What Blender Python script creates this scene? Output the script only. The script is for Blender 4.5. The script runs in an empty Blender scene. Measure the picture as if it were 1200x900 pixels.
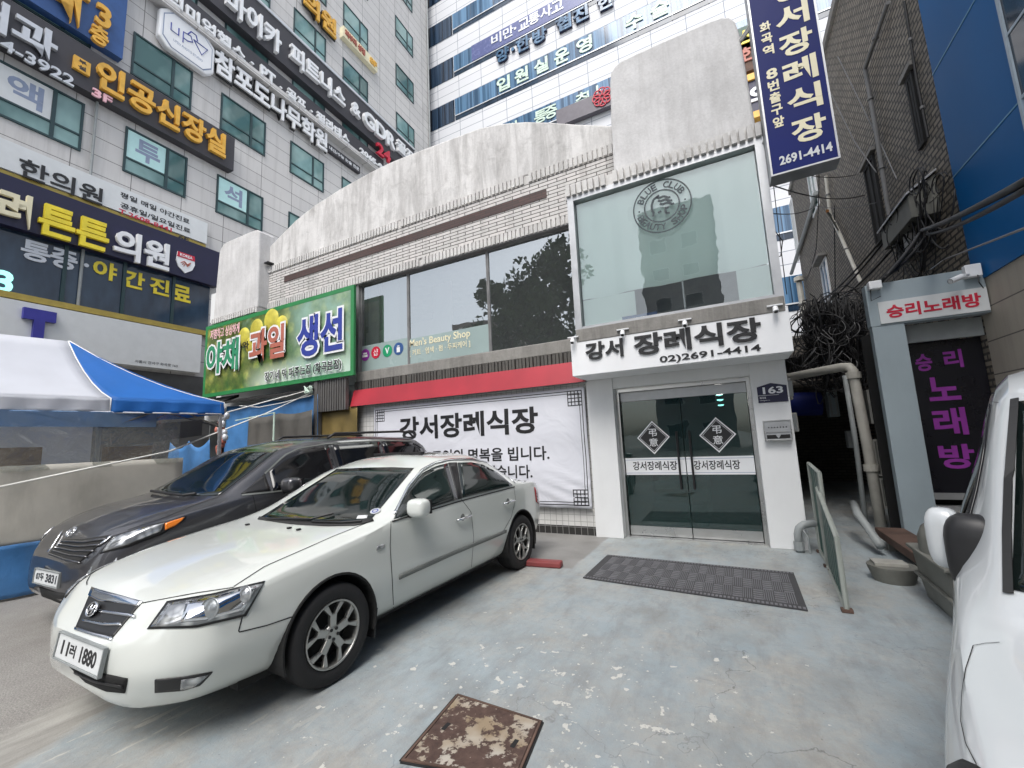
import bpy, bmesh, math, random
from math import sin, cos, pi, radians, sqrt, atan2
from mathutils import Vector, Matrix
from mathutils.bvhtree import BVHTree

random.seed(7)
scene = bpy.context.scene
COL = scene.collection

# ------------------------------------------------------------ camera, world, sun, exposure
EYE = Vector((0, 0, 1.55))
FOC, PITCH, ROLL, YAW = 495.17, radians(7.6327), radians(-2.6076), radians(27.084)
FW = Vector((-sin(YAW) * cos(PITCH), cos(YAW) * cos(PITCH), sin(PITCH)))
R0 = Vector((cos(YAW), sin(YAW), 0)); U0 = R0.cross(FW)
RT = R0 * cos(ROLL) + U0 * sin(ROLL)
UP = -R0 * sin(ROLL) + U0 * cos(ROLL)
cam = bpy.data.cameras.new('camera')
cam.sensor_width = 36; cam.lens = FOC / 1200 * 36; cam.clip_start = 0.05; cam.clip_end = 2000
camo = bpy.data.objects.new('camera', cam); COL.objects.link(camo)
camo.matrix_world = Matrix(((RT.x, UP.x, -FW.x, EYE.x), (RT.y, UP.y, -FW.y, EYE.y), (RT.z, UP.z, -FW.z, EYE.z), (0, 0, 0, 1)))
scene.camera = camo

SUN_EL, SUN_AZ = radians(56), radians(168)      # azimuth clockwise from +Y
world = bpy.data.worlds.new('World'); scene.world = world; world.use_nodes = True
wn = world.node_tree; wn.nodes.clear()
sky = wn.nodes.new('ShaderNodeTexSky'); sky.sky_type = 'NISHITA'; sky.sun_disc = False
sky.sun_elevation = SUN_EL; sky.sun_rotation = SUN_AZ; sky.air_density = 1.0; sky.dust_density = 3.0
hsv = wn.nodes.new('ShaderNodeHueSaturation'); hsv.inputs['Saturation'].default_value = 0.40
bg = wn.nodes.new('ShaderNodeBackground'); bg.inputs[1].default_value = 0.15
wo = wn.nodes.new('ShaderNodeOutputWorld')
wn.links.new(sky.outputs[0], hsv.inputs['Color']); wn.links.new(hsv.outputs[0], bg.inputs[0]); wn.links.new(bg.outputs[0], wo.inputs[0])
sl = bpy.data.lights.new('sun', 'SUN'); sl.energy = 1.3; sl.angle = radians(35); sl.color = (1, 0.975, 0.94)
so = bpy.data.objects.new('sun', sl); COL.objects.link(so)
sd = Vector((sin(SUN_AZ) * cos(SUN_EL), cos(SUN_AZ) * cos(SUN_EL), sin(SUN_EL)))
so.rotation_euler = sd.to_track_quat('Z', 'Y').to_euler()
scene.view_settings.view_transform = 'Standard'; scene.view_settings.look = 'None'
scene.view_settings.gamma = 1; scene.view_settings.use_curve_mapping = False
scene.view_settings.exposure = 0.88

# ------------------------------------------------------------ measuring helpers
def ray(x, y): return FW * FOC + RT * (x - 600) - UP * (y - 450)
class Plane:
    """a vertical plane: origin o on the ground, horizontal axis u, outward normal n"""
    def __init__(s, o, u, n):
        s.o = Vector(o); s.u = Vector(u).normalized(); s.n = Vector(n).normalized()
    def off(s, d): return Plane(s.o + s.n * d, s.u, s.n)
    def hit(s, x, y):
        d = ray(x, y); t = (s.o - EYE).dot(s.n) / d.dot(s.n); p = EYE + d * t
        return (p - s.o).dot(s.u), p.z
    def pt(s, a, z, d=0): return s.o + s.u * a + Vector((0, 0, z)) + s.n * d
    def at(s, x, y, d=0): a, z = s.hit(x, y); return s.pt(a, z, d)
def gnd(x, y, z=0.0):
    d = ray(x, y); return EYE + d * ((z - EYE.z) / d.z)
FRONT = Plane((0, 6.75, 0), (1, 0, 0), (0, -1, 0))
BAY = Plane((0, 6.10, 0), (1, 0, 0), (0, -1, 0))
TOWER = Plane((-17, 3, 0), (-.045, 1, 0), (1, .045, 0))
FAR = Plane((0, 24, 0), (1, 0, 0), (0, -1, 0))
SIDE = Plane((2.9, 0, 0), (0, -1, 0), (-1, 0, 0))
PORTAL = Plane((0, 7.27, 0), (1, 0, 0), (0, -1, 0))

# ------------------------------------------------------------ object helpers
def wloc(o):
    v = Vector((0, 0, 0))
    while o is not None: v += o.location; o = o.parent
    return v
def tag(o, label=None, cat=None, group=None, kind=None):
    if label: o['label'] = label
    if cat: o['category'] = cat
    if group: o['group'] = group
    if kind: o['kind'] = kind
    return o
def thing(name, loc, label, cat, group=None, rz=0):
    o = bpy.data.objects.new(name, None); o.empty_display_size = .2; COL.objects.link(o)
    o.location = loc; o.rotation_euler.z = rz
    return tag(o, label, cat, group)
class MB:
    def __init__(s): s.bm = bmesh.new(); s.local = False
    def poly(s, pts): return s.bm.faces.new([s.bm.verts.new(p) for p in pts])
    def prism(s, pts, vec):
        vec = Vector(vec); a = [s.bm.verts.new(p) for p in pts]; b = [s.bm.verts.new(Vector(p) + vec) for p in pts]
        n = len(pts)
        s.bm.faces.new(a[::-1]); s.bm.faces.new(b)
        for i in range(n): s.bm.faces.new((a[i], a[(i + 1) % n], b[(i + 1) % n], b[i]))
        return s
    def box(s, x0, x1, y0, y1, z0, z1):
        return s.prism([(x0, y0, z0), (x1, y0, z0), (x1, y1, z0), (x0, y1, z0)], (0, 0, z1 - z0))
    def pbox(s, pl, a0, a1, z0, z1, d0=0., d1=.05):
        return s.prism([pl.pt(a0, z0, d0), pl.pt(a1, z0, d0), pl.pt(a1, z1, d0), pl.pt(a0, z1, d0)], pl.n * (d1 - d0))
    def pframe(s, pl, a0, a1, z0, z1, w, d0, d1):
        s.pbox(pl, a0, a1, z0, z0 + w, d0, d1); s.pbox(pl, a0, a1, z1 - w, z1, d0, d1)
        s.pbox(pl, a0, a0 + w, z0 + w, z1 - w, d0, d1); s.pbox(pl, a1 - w, a1, z0 + w, z1 - w, d0, d1); return s
    def tube(s, pts, r, n=8, cap=True, r1=None):
        pts = [Vector(p) for p in pts]; rings = []; t0 = None; nor = None
        for i, p in enumerate(pts):
            t = (pts[min(i + 1, len(pts) - 1)] - pts[max(i - 1, 0)]).normalized()
            if nor is None:
                nor = t.orthogonal().normalized()
            else:
                nor = (nor - t * nor.dot(t)).normalized()
            bi = t.cross(nor); rr = r if r1 is None else r + (r1 - r) * i / (len(pts) - 1)
            rings.append([s.bm.verts.new(p + (nor * cos(2 * pi * k / n) + bi * sin(2 * pi * k / n)) * rr) for k in range(n)])
        for a, b in zip(rings, rings[1:]):
            for k in range(n): s.bm.faces.new((a[k], a[(k + 1) % n], b[(k + 1) % n], b[k]))
        if cap: s.bm.faces.new(rings[0][::-1]); s.bm.faces.new(rings[-1])
        return s
    def lathe(s, prof, c, axis=(0, 0, 1), n=24):
        """prof: (radius, height) along axis from c"""
        c = Vector(c); ax = Vector(axis).normalized(); e1 = ax.orthogonal().normalized(); e2 = ax.cross(e1); rings = []
        for r, h in prof:
            if r < 1e-5: rings.append([s.bm.verts.new(c + ax * h)])
            else: rings.append([s.bm.verts.new(c + ax * h + (e1 * cos(2 * pi * k / n) + e2 * sin(2 * pi * k / n)) * r) for k in range(n)])
        for a, b in zip(rings, rings[1:]):
            for k in range(n):
                q = [a[k % len(a)], a[(k + 1) % len(a)], b[(k + 1) % len(b)], b[k % len(b)]]
                q = list(dict.fromkeys(q))
                if len(q) > 2: s.bm.faces.new(q)
        return s
    def grid(s, rows):
        vs = [[s.bm.verts.new(p) for p in r] for r in rows]
        for a, b in zip(vs, vs[1:]):
            for k in range(len(a) - 1): s.bm.faces.new((a[k], a[k + 1], b[k + 1], b[k]))
        return s
    def build(s, name, mat, parent=None, smooth=False, local=False, solid=0, bevel=0, label=None):
        me = bpy.data.meshes.new(name)
        if parent is not None and not local:
            bmesh.ops.translate(s.bm, verts=s.bm.verts, vec=-wloc(parent))
        bmesh.ops.recalc_face_normals(s.bm, faces=s.bm.faces)
        if smooth:
            for f in s.bm.faces: f.smooth = True
        s.bm.to_mesh(me); s.bm.free()
        o = bpy.data.objects.new(name, me); COL.objects.link(o); me.materials.append(mat)
        if smooth and smooth != 'all':
            me.set_sharp_from_angle(angle=radians(35))
        if parent is not None: o.parent = parent
        if solid:
            m = o.modifiers.new('s', 'SOLIDIFY'); m.thickness = abs(solid); m.offset = -1 if solid > 0 else 1
        if bevel:
            m = o.modifiers.new('b', 'BEVEL'); m.width = bevel; m.segments = 2; m.limit_method = 'ANGLE'
        if label: o['label'] = label
        return o
def text_mesh(body, bold=0.0, res=3, spacing=1.0):
    cu = bpy.data.curves.new('t', 'FONT'); cu.body = body; cu.size = 1; cu.offset = bold; cu.resolution_u = res
    cu.space_character = spacing; cu.align_x = 'LEFT'; cu.fill_mode = 'FRONT'
    ob = bpy.data.objects.new('t', cu); COL.objects.link(ob)
    dg = bpy.context.evaluated_depsgraph_get(); me = bpy.data.meshes.new_from_object(ob.evaluated_get(dg))
    bpy.data.objects.remove(ob); bpy.data.curves.remove(cu)
    return me
def text(name, mat, body, place, w, h, depth=.0, parent=None, bold=.02, local=False, spacing=1.0, label=None, shear=0):
    """lettering scaled to w x h; place(a, b, d) maps letter plane to space"""
    me = text_mesh(body, min(bold, .03) if bold < .065 else bold, spacing=spacing); bm = bmesh.new(); bm.from_mesh(me); bpy.data.meshes.remove(me)
    bmesh.ops.remove_doubles(bm, verts=bm.verts, dist=1e-5)
    for f in bm.faces: f.smooth = False
    xs = [v.co.x for v in bm.verts]; ys = [v.co.y for v in bm.verts]
    x0, x1, y0, y1 = min(xs), max(xs), min(ys), max(ys)
    if h is None: h = w * (y1 - y0) / (x1 - x0)
    if depth:
        geo = bmesh.ops.extrude_face_region(bm, geom=bm.faces[:])
        for e in geo['geom']:
            if isinstance(e, bmesh.types.BMVert): e.co.z = 1
    for v in bm.verts:
        v.co = place((v.co.x - x0) / (x1 - x0) * w + shear * v.co.y, (v.co.y - y0) / (y1 - y0) * h, v.co.z * depth)
    b = MB(); b.bm.free(); b.bm = bm
    return b.build(name, mat, parent, local=local, label=label)
def ptext(name, mat, body, pl, a0, a1, z0, z1, d, depth, parent, bold=.02, spacing=1.0, label=None):
    return text(name, mat, body, lambda a, b, c: pl.pt(a0 + a, z0 + b, d + c), a1 - a0, None if z1 is None else z1 - z0, depth, parent, bold, spacing=spacing, label=label)
def pxtext(name, mat, body, pl, L, R, h, d, depth, parent, bold=.02, dz=0, label=None):
    """L, R: where the left and right ends of the lettering's middle line stand in the photograph"""
    (a0, z0), (a1, z1) = pl.hit(*L), pl.hit(*R); zc = (z0 + z1) / 2 + dz
    return ptext(name, mat, body, pl, a0, a1, zc - h / 2, zc + h / 2, d, depth, parent, bold, label=label)
# ------------------------------------------------------------ materials
class NT:
    def __init__(s, name):
        s.m = bpy.data.materials.new(name); s.m.use_nodes = True; s.t = s.m.node_tree
        s.t.nodes.clear(); s.out = s.n('ShaderNodeOutputMaterial')
    def n(s, typ, **kw):
        nd = s.t.nodes.new(typ)
        for k, v in kw.items():
            if hasattr(nd, k) and k not in nd.inputs: setattr(nd, k, v)
            else: s.set(nd.inputs[k], v)
        return nd
    def set(s, sock, v):
        if isinstance(v, bpy.types.NodeSocket): s.t.links.new(v, sock)
        elif isinstance(v, (tuple, list)) and sock.type == 'RGBA' and len(v) == 3: sock.default_value = (*v, 1)
        else: sock.default_value = v
    def math(s, op, a, b=0.0, c=None):
        nd = s.n('ShaderNodeMath', operation=op); s.set(nd.inputs[0], a); s.set(nd.inputs[1], b)
        if c is not None: s.set(nd.inputs[2], c)
        return nd.outputs[0]
    def mix(s, f, a, b, blend='MIX'):
        nd = s.n('ShaderNodeMix', data_type='RGBA', blend_type=blend)
        s.set(nd.inputs[0], f); s.set(nd.inputs[6], a); s.set(nd.inputs[7], b); return nd.outputs[2]
    def pos(s): return s.n('ShaderNodeNewGeometry').outputs['Position']
    def obj(s): return s.n('ShaderNodeTexCoord').outputs['Object']
    def mapv(s, v, scale=(1, 1, 1), loc=(0, 0, 0), rot=(0, 0, 0)):
        nd = s.n('ShaderNodeMapping'); s.set(nd.inputs[0], v); nd.inputs['Scale'].default_value = scale
        nd.inputs['Location'].default_value = loc; nd.inputs['Rotation'].default_value = rot; return nd.outputs[0]
    def noise(s, v, scale, detail=4, rough=.55, dist=0):
        nd = s.n('ShaderNodeTexNoise', Vector=v); nd.inputs['Scale'].default_value = scale; nd.inputs['Detail'].default_value = detail
        nd.inputs['Roughness'].default_value = rough; nd.inputs['Distortion'].default_value = dist; return nd.outputs[0]
    def ramp(s, f, a, b, va=0., vb=1.):
        nd = s.n('ShaderNodeMapRange'); s.set(nd.inputs[0], f); nd.inputs[1].default_value = a; nd.inputs[2].default_value = b
        nd.inputs[3].default_value = va; nd.inputs[4].default_value = vb; return nd.outputs[0]
    def bump(s, h, strength=.3, dist=.01):
        nd = s.n('ShaderNodeBump', Height=h); nd.inputs['Strength'].default_value = strength; nd.inputs['Distance'].default_value = dist; return nd.outputs[0]
    def bsdf(s, **kw):
        nd = s.n('ShaderNodeBsdfPrincipled')
        for k, v in kw.items(): s.set(nd.inputs[k.replace('_', ' ')], v)
        s.t.links.new(nd.outputs[0], s.out.inputs[0]); return nd
def mat(name, col, rough=.6, metal=0., var=.12, scale=4., bump=0., coat=0., spec=.5, dirt=0., dirtcol=(.08, .07, .06), rv=.08):
    t = NT(name); p = t.pos(); nz = t.noise(p, scale, 5)
    c = t.mix(t.ramp(nz, .3, .7), tuple(x * (1 - var) for x in col), tuple(min(1, x * (1 + var)) for x in col))
    if dirt:
        d = t.ramp(t.noise(t.mapv(p, (1, 1, .25)), 2.2, 6, .65), .5, .75, 0, dirt); c = t.mix(d, c, dirtcol)
    kw = dict(Base_Color=c, Roughness=t.ramp(nz, .2, .8, max(0, rough - rv), min(1, rough + rv)), Metallic=metal, Coat_Weight=coat, Specular_IOR_Level=spec)
    if coat: kw['Coat_Roughness'] = .03
    if bump: kw['Normal'] = t.bump(t.noise(p, scale * 12, 4), bump)
    t.bsdf(**kw); return t.m
def brickmat(name, uaxis, bw, bh, mortar, c1, c2, cm, rough=.7, offset=.5, bump=.4, var=.25, nscale=.8, metal=0., spec=.5, streak=0., rot=0):
    t = NT(name); p = t.pos(); sp = t.n('ShaderNodeSeparateXYZ'); t.set(sp.inputs[0], p)
    cb = t.n('ShaderNodeCombineXYZ'); t.set(cb.inputs[0], sp.outputs[uaxis]); t.set(cb.inputs[1], sp.outputs[2])
    br = t.n('ShaderNodeTexBrick', Vector=cb.outputs[0]); br.offset = offset
    for k, v in (('Scale', 1), ('Brick Width', bw), ('Row Height', bh), ('Mortar Size', mortar), ('Mortar Smooth', .1), ('Bias', 0)): br.inputs[k].default_value = v
    t.set(br.inputs['Color1'], c1); t.set(br.inputs['Color2'], c2); t.set(br.inputs['Mortar'], cm)
    nz = t.noise(p, nscale, 6, .6); c = t.mix(t.ramp(nz, .25, .75, 0, var), br.outputs[0], (.12, .11, .1))
    if streak:
        st = t.ramp(t.noise(t.mapv(p, (3.5, 3.5, .18)), 1.6, 6, .65), .5, .72, 0, streak); c = t.mix(st, c, (.14, .13, .12))
    t.bsdf(Base_Color=c, Roughness=rough, Metallic=metal, Specular_IOR_Level=spec, Normal=t.bump(t.math('SUBTRACT', 1, br.outputs[1]), bump, .004)); return t.m
def glassmat(name, tint, refl, trans=.5, rough=.01, bs=.06, ns=.9):
    t = NT(name); tr = t.n('ShaderNodeBsdfTransparent', Color=(*tint, 1)); gl = t.n('ShaderNodeBsdfGlossy', Roughness=rough); gl.inputs[0].default_value = (.93, .97, .97, 1)
    df = t.n('ShaderNodeBsdfDiffuse'); df.inputs[0].default_value = (tint[0] * .5, tint[1] * .5, tint[2] * .5, 1)
    m0 = t.n('ShaderNodeMixShader'); m0.inputs[0].default_value = 1 - trans; t.set(m0.inputs[1], tr.outputs[0]); t.set(m0.inputs[2], df.outputs[0])
    fr = t.n('ShaderNodeFresnel'); fr.inputs[0].default_value = 1.45
    nb = t.bump(t.noise(t.mapv(t.pos(), (1, 1, 1), rot=(.6, 0, 0)), ns, 3, .5, .6), bs, .05); t.set(gl.inputs['Normal'], nb)
    fac = t.math('ADD', fr.outputs[0], refl); m1 = t.n('ShaderNodeMixShader'); t.set(m1.inputs[0], fac)
    t.set(m1.inputs[1], m0.outputs[0]); t.set(m1.inputs[2], gl.outputs[0]); t.t.links.new(m1.outputs[0], t.out.inputs[0]); return t.m
def concrete(name, col, streak=.5, dark=(.2, .19, .18)):
    t = NT(name); p = t.pos()
    n1 = t.noise(p, 1.3, 8, .65); n2 = t.noise(t.mapv(p, (2.6, 2.6, .38)), 1.7, 8, .74, .5); n3 = t.noise(p, 28, 4, .6)
    c = t.mix(t.ramp(n1, .3, .7), tuple(x * .82 for x in col), tuple(min(.9, x * 1.12) for x in col))
    c = t.mix(t.ramp(n2, .44, .76, 0, streak), c, dark); c = t.mix(t.ramp(t.noise(p, 3.2, 7, .7, .8), .52, .72, 0, streak * .5), c, dark)
    c = t.mix(t.ramp(n3, .35, .65, .12, 0), c, dark)
    t.bsdf(Base_Color=c, Roughness=.85, Normal=t.bump(t.math('ADD', n3, n1), .35, .01)); return t.m
def emit(name, col, s):
    t = NT(name); e = t.n('ShaderNodeEmission'); e.inputs[0].default_value = (*col, 1); e.inputs[1].default_value = s
    t.t.links.new(e.outputs[0], t.out.inputs[0]); return t.m

M = {}
M['white'] = mat('white_panel', (.8, .81, .82), .45, var=.03)
M['whitewall'] = mat('white_render', (.74, .75, .75), .6, var=.04, scale=1.5, dirt=.12, dirtcol=(.35, .33, .3))
M['black'] = mat('black_letter', (.015, .015, .016), .4, var=.1)
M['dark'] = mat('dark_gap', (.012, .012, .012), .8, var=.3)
M['charcoal'] = mat('charcoal_sign', (.045, .043, .05), .5, var=.08)
M['navy'] = mat('navy_sign', (.012, .012, .045), .45, var=.1)
M['bluesign'] = mat('blue_sign', (.010, .018, .125), .55, var=.08, scale=1.5, spec=.15)
M['midblue'] = mat('mid_blue_sign', (.03, .09, .26), .45)
M['gold'] = mat('gold_letter', (.72, .40, .06), .4, var=.15)
M['yellow'] = mat('yellow_letter', (.85, .68, .04), .4)
M['cream'] = mat('cream_letter', (.78, .72, .5), .45, var=.05)
M['goldtrim'] = mat('gold_trim', (.4, .30, .07), .35, metal=.3)
M['red'] = mat('red_letter', (.55, .02, .05), .4)
M['pink'] = mat('pink_letter', (.85, .5, .55), .4)
M['purple'] = mat('purple_letter', (.26, .03, .3), .5)
M['blueletter'] = mat('blue_letter', (.03, .05, .3), .4)
M['greyblue'] = mat('grey_blue_letter', (.25, .3, .42), .5)
M['silver'] = mat('silver_letter', (.6, .62, .65), .35, metal=.3, var=.06)
M['steel'] = mat('stainless', (.55, .55, .54), .3, metal=1, var=.08)
M['alu'] = mat('aluminium', (.45, .46, .47), .45, metal=.7, var=.12)
M['greyframe'] = mat('grey_frame', (.2, .2, .2), .5, var=.2, dirt=.3)
M['tealframe'] = mat('teal_frame', (.02, .05, .055), .45)
M['concrete'] = concrete('weathered_concrete', (.66, .65, .635), .8)
M['concrete2'] = concrete('pale_concrete', (.63, .625, .62), .35)
M['sill'] = concrete('sill_concrete', (.27, .26, .24), .6, (.07, .065, .06))
M['darkribs'] = concrete('dark_ribs', (.1, .095, .085), .6, (.03, .03, .03))
M['soldier'] = concrete('soldier_tile', (.64, .63, .61), .5, (.2, .19, .18))
M['band'] = brickmat('white_tile_band', 0, .36, .068, .008, (.64, .61, .59), (.55, .54, .52), (.06, .055, .05), streak=.4, var=.1)
M['stripe'] = brickmat('brown_tile_stripe', 0, .24, .05, .006, (.085, .04, .035), (.06, .032, .03), (.03, .025, .025))
M['tile'] = brickmat('square_tile', 0, .105, .105, .004, (.7, .7, .68), (.66, .66, .64), (.3, .3, .29), rough=.3, offset=0, streak=.2)
M['btile'] = brickmat('black_tile', 0, .105, .12, .004, (.02, .02, .02), (.03, .03, .03), (.25, .25, .24), rough=.25, offset=0)
M['awning'] = mat('red_awning', (.37, .022, .036), .45, var=.14, scale=1.2, dirt=.2, dirtcol=(.18, .03, .04))
M['brick'] = brickmat('dark_brick', 1, .21, .085, .017, (.29, .25, .195), (.165, .14, .108), (.03, .027, .024), streak=.25, nscale=.35, var=.25, bump=.8)
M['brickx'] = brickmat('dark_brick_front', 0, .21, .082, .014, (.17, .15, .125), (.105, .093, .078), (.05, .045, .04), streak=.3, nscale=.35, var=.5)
M['clad'] = brickmat('tower_cladding', 1, 1.5, .62, .012, (.64, .625, .605), (.59, .575, .56), (.17, .165, .16), offset=0, nscale=.3, var=.12, streak=.22)
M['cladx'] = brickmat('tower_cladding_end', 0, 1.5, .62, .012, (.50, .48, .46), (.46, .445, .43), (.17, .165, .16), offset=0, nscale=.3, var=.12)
M['beige'] = brickmat('beige_stone', 1, 1.6, .42, .008, (.42, .38, .31), (.38, .345, .285), (.1, .09, .08), offset=0, nscale=1.2, var=.25, streak=.25)
M['farwhite'] = brickmat('white_metal_panel', 0, 1.95, .68, .02, (.68, .69, .71), (.64, .65, .68), (.22, .25, .3), rough=.65, offset=0, nscale=.2, var=.05, bump=.1, spec=.3)
M['bluepanel'] = brickmat('blue_panel', 1, 3.4, 1.62, .012, (.004, .125, .30), (.004, .115, .28), (.10, .27, .44), rough=.16, offset=0, nscale=.4, var=.12, bump=.05, spec=.4)
M['portal'] = mat('grey_blue_portal', (.31, .37, .40), .5, var=.05, scale=1.5, dirt=.12)
t = NT('ribbon_glass_blue'); p = t.pos(); st = t.noise(t.mapv(p, (2.6, 1, .03)), 1.3, 3, .6)
t.bsdf(Base_Color=t.mix(t.ramp(st, .42, .62), (.03, .075, .14), (.13, .25, .40)), Roughness=.08, Specular_IOR_Level=.6); M['ribbon'] = t.m
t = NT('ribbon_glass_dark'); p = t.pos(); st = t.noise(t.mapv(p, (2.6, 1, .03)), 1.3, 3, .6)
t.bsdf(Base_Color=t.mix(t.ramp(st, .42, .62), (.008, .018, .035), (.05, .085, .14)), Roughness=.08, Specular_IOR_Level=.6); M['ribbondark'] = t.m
t = NT('tower_pane'); p = t.pos(); st = t.noise(t.mapv(p, (1, .45, .31)), .8, 4, .6)
t.bsdf(Base_Color=t.mix(t.ramp(st, .4, .6), (.06, .14, .135), (.24, .39, .375)), Roughness=.05, Specular_IOR_Level=.7); M['towerpane'] = t.m  # noise in the pane colour stands in for uneven reflections and blinds
t = NT('tower_lower_pane'); p = t.pos(); st = t.noise(t.mapv(p, (1, 1.5, .6)), 1.2, 3)
t.bsdf(Base_Color=t.mix(t.ramp(st, .35, .65), (.012, .024, .045), (.03, .055, .09)), Roughness=.07, Specular_IOR_Level=.5); M['navypane'] = t.m
M['pane'] = glassmat('shop_glass', (.55, .6, .6), .33, .8)
M['baypane'] = glassmat('bay_glass', (.93, .98, .965), .10, .985)
M['doorglass'] = glassmat('door_glass', (.22, .40, .385), .035, .88)
M['clear'] = glassmat('clear_glass', (.8, .85, .85), .05, .95)
M['film'] = mat('frosted_film', (.30, .38, .37), .25, var=.06, scale=1)
M['blind'] = mat('pale_green_blind', (.72, .84, .80), .3, var=.05, scale=.8, spec=.6)
M['paleglass'] = mat('pale_film', (.64, .75, .70), .2, var=.05, scale=1.)
M['interior'] = mat('dim_interior', (.32, .34, .34), .8)
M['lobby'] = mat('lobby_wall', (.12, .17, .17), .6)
M['stair'] = mat('stair_tread', (.34, .44, .43), .4)
M['tyre'] = mat('tyre_rubber', (.016, .016, .017), .75, bump=.2)
M['rim'] = mat('alloy', (.42, .42, .40), .35, metal=.85, var=.08)
M['chrome'] = mat('chrome', (.75, .76, .78), .08, metal=1, var=.02)
M['blackplastic'] = mat('black_plastic', (.014, .014, .015), .45, var=.1)
M['trimgrey'] = mat('grey_moulding', (.16, .17, .16), .4)
M['carglass'] = mat('car_glass', (.006, .011, .010), .02, var=.1, spec=.75)
M['carwhite'] = mat('pearl_white_paint', (.65, .675, .64), .24, var=.004, coat=1, rv=0)
M['vanwhite'] = mat('white_paint', (.58, .605, .615), .3, var=.004, coat=1, rv=0)
t = NT('grey_metallic_paint'); fl = t.noise(t.obj(), 900, 1)
t.bsdf(Base_Color=t.mix(t.ramp(fl, .4, .6), (.045, .045, .050), (.09, .09, .097)), Metallic=.55, Roughness=.34, Coat_Weight=1., Coat_Roughness=.03); M['cargrey'] = t.m
t = NT('headlamp_lens'); v = t.n('ShaderNodeTexVoronoi', Vector=t.mapv(t.obj(), (1, 1, 1))); v.inputs['Scale'].default_value = 17
t.bsdf(Base_Color=t.mix(t.ramp(v.outputs[0], .1, .6), (.72, .74, .74), (.22, .23, .24)), Roughness=.08, Metallic=.45, Coat_Weight=1., Coat_Roughness=.02); M['lens'] = t.m
M['orange'] = mat('orange_lens', (.8, .22, .02), .15, coat=1)
M['redlens'] = mat('red_lens', (.3, .01, .015), .15, coat=1)
M['plate'] = mat('plate_white', (.66, .68, .68), .4, var=.04)
M['rubber'] = mat('rubber_seal', (.02, .02, .02), .6)
M['tentwhite'] = mat('white_canvas', (.76, .78, .83), .7, var=.04, scale=2)
M['tentblue'] = mat('blue_canvas', (.025, .19, .60), .6, var=.08, scale=2)
M['tarp'] = mat('blue_tarpaulin', (.06, .19, .42), .45, var=.25, scale=2.5, bump=.3, dirt=.3, dirtcol=(.1, .14, .2))
M['greytarp'] = mat('grey_tarpaulin', (.10, .095, .085), .5, var=.3, scale=2)
M['vinyl'] = glassmat('cloudy_vinyl', (.93, .94, .91), .09, .84, .08, .9, 4.5)
M['greycloth'] = mat('grey_stall_cloth', (.52, .50, .44), .7, var=.16, scale=1.5, dirt=.35, dirtcol=(.12, .11, .09))
M['cardboard'] = mat('cardboard', (.30, .19, .10), .8)
M['brown'] = mat('olive_tarp', (.16, .115, .035), .6, var=.3, scale=3)
M['corr'] = mat('corrugated_sheet', (.13, .125, .12), .5, metal=.3, dirt=.4)
M['rope'] = mat('rope', (.7, .7, .66), .8)
M['cable'] = mat('black_cable', (.012, .012, .013), .55)
M['greycable'] = mat('grey_cable', (.16, .16, .16), .6)
M['pvc'] = mat('pvc_pipe', (.55, .53, .47), .5, dirt=.3)
M['greypipe'] = mat('grey_pipe', (.28, .30, .30), .5, dirt=.3)
M['mat'] = mat('door_mat', (.05, .05, .053), .9, bump=.5, scale=6)
M['matrib'] = mat('door_mat_rib', (.15, .15, .16), .9)
M['greenpanel'] = mat('green_fence_panel', (.03, .08, .065), .5, var=.25, dirt=.3)
M['fenceframe'] = mat('fence_frame', (.30, .32, .29), .5, dirt=.4)
M['tank'] = mat('grease_tank', (.17, .17, .15), .55, var=.2, dirt=.45, dirtcol=(.06, .055, .045))
M['rust'] = mat('rusty_steel', (.10, .06, .045), .8, var=.4, bump=.3)
M['stopper'] = mat('red_stopper', (.24, .05, .05), .55, dirt=.3)
M['ac'] = mat('ac_unit', (.42, .41, .37), .55, dirt=.4)
M['lampglow'] = emit('lamp_glow', (1, .97, .9), 8)
M['neon'] = emit('cyan_neon', (.35, .95, .85), 1.0)

for k_ in ('tentwhite', 'tentblue'):      # thin canvas lets daylight through
    nt = M[k_].node_tree; pb = next(n for n in nt.nodes if n.type == 'BSDF_PRINCIPLED'); ou = next(n for n in nt.nodes if n.type == 'OUTPUT_MATERIAL')
    tl = nt.nodes.new('ShaderNodeBsdfTranslucent'); mx = nt.nodes.new('ShaderNodeMixShader'); mx.inputs[0].default_value = .4
    nt.links.new(pb.inputs['Base Color'].links[0].from_socket, tl.inputs[0]); nt.links.new(pb.outputs[0], mx.inputs[1]); nt.links.new(tl.outputs[0], mx.inputs[2]); nt.links.new(mx.outputs[0], ou.inputs[0])
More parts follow.
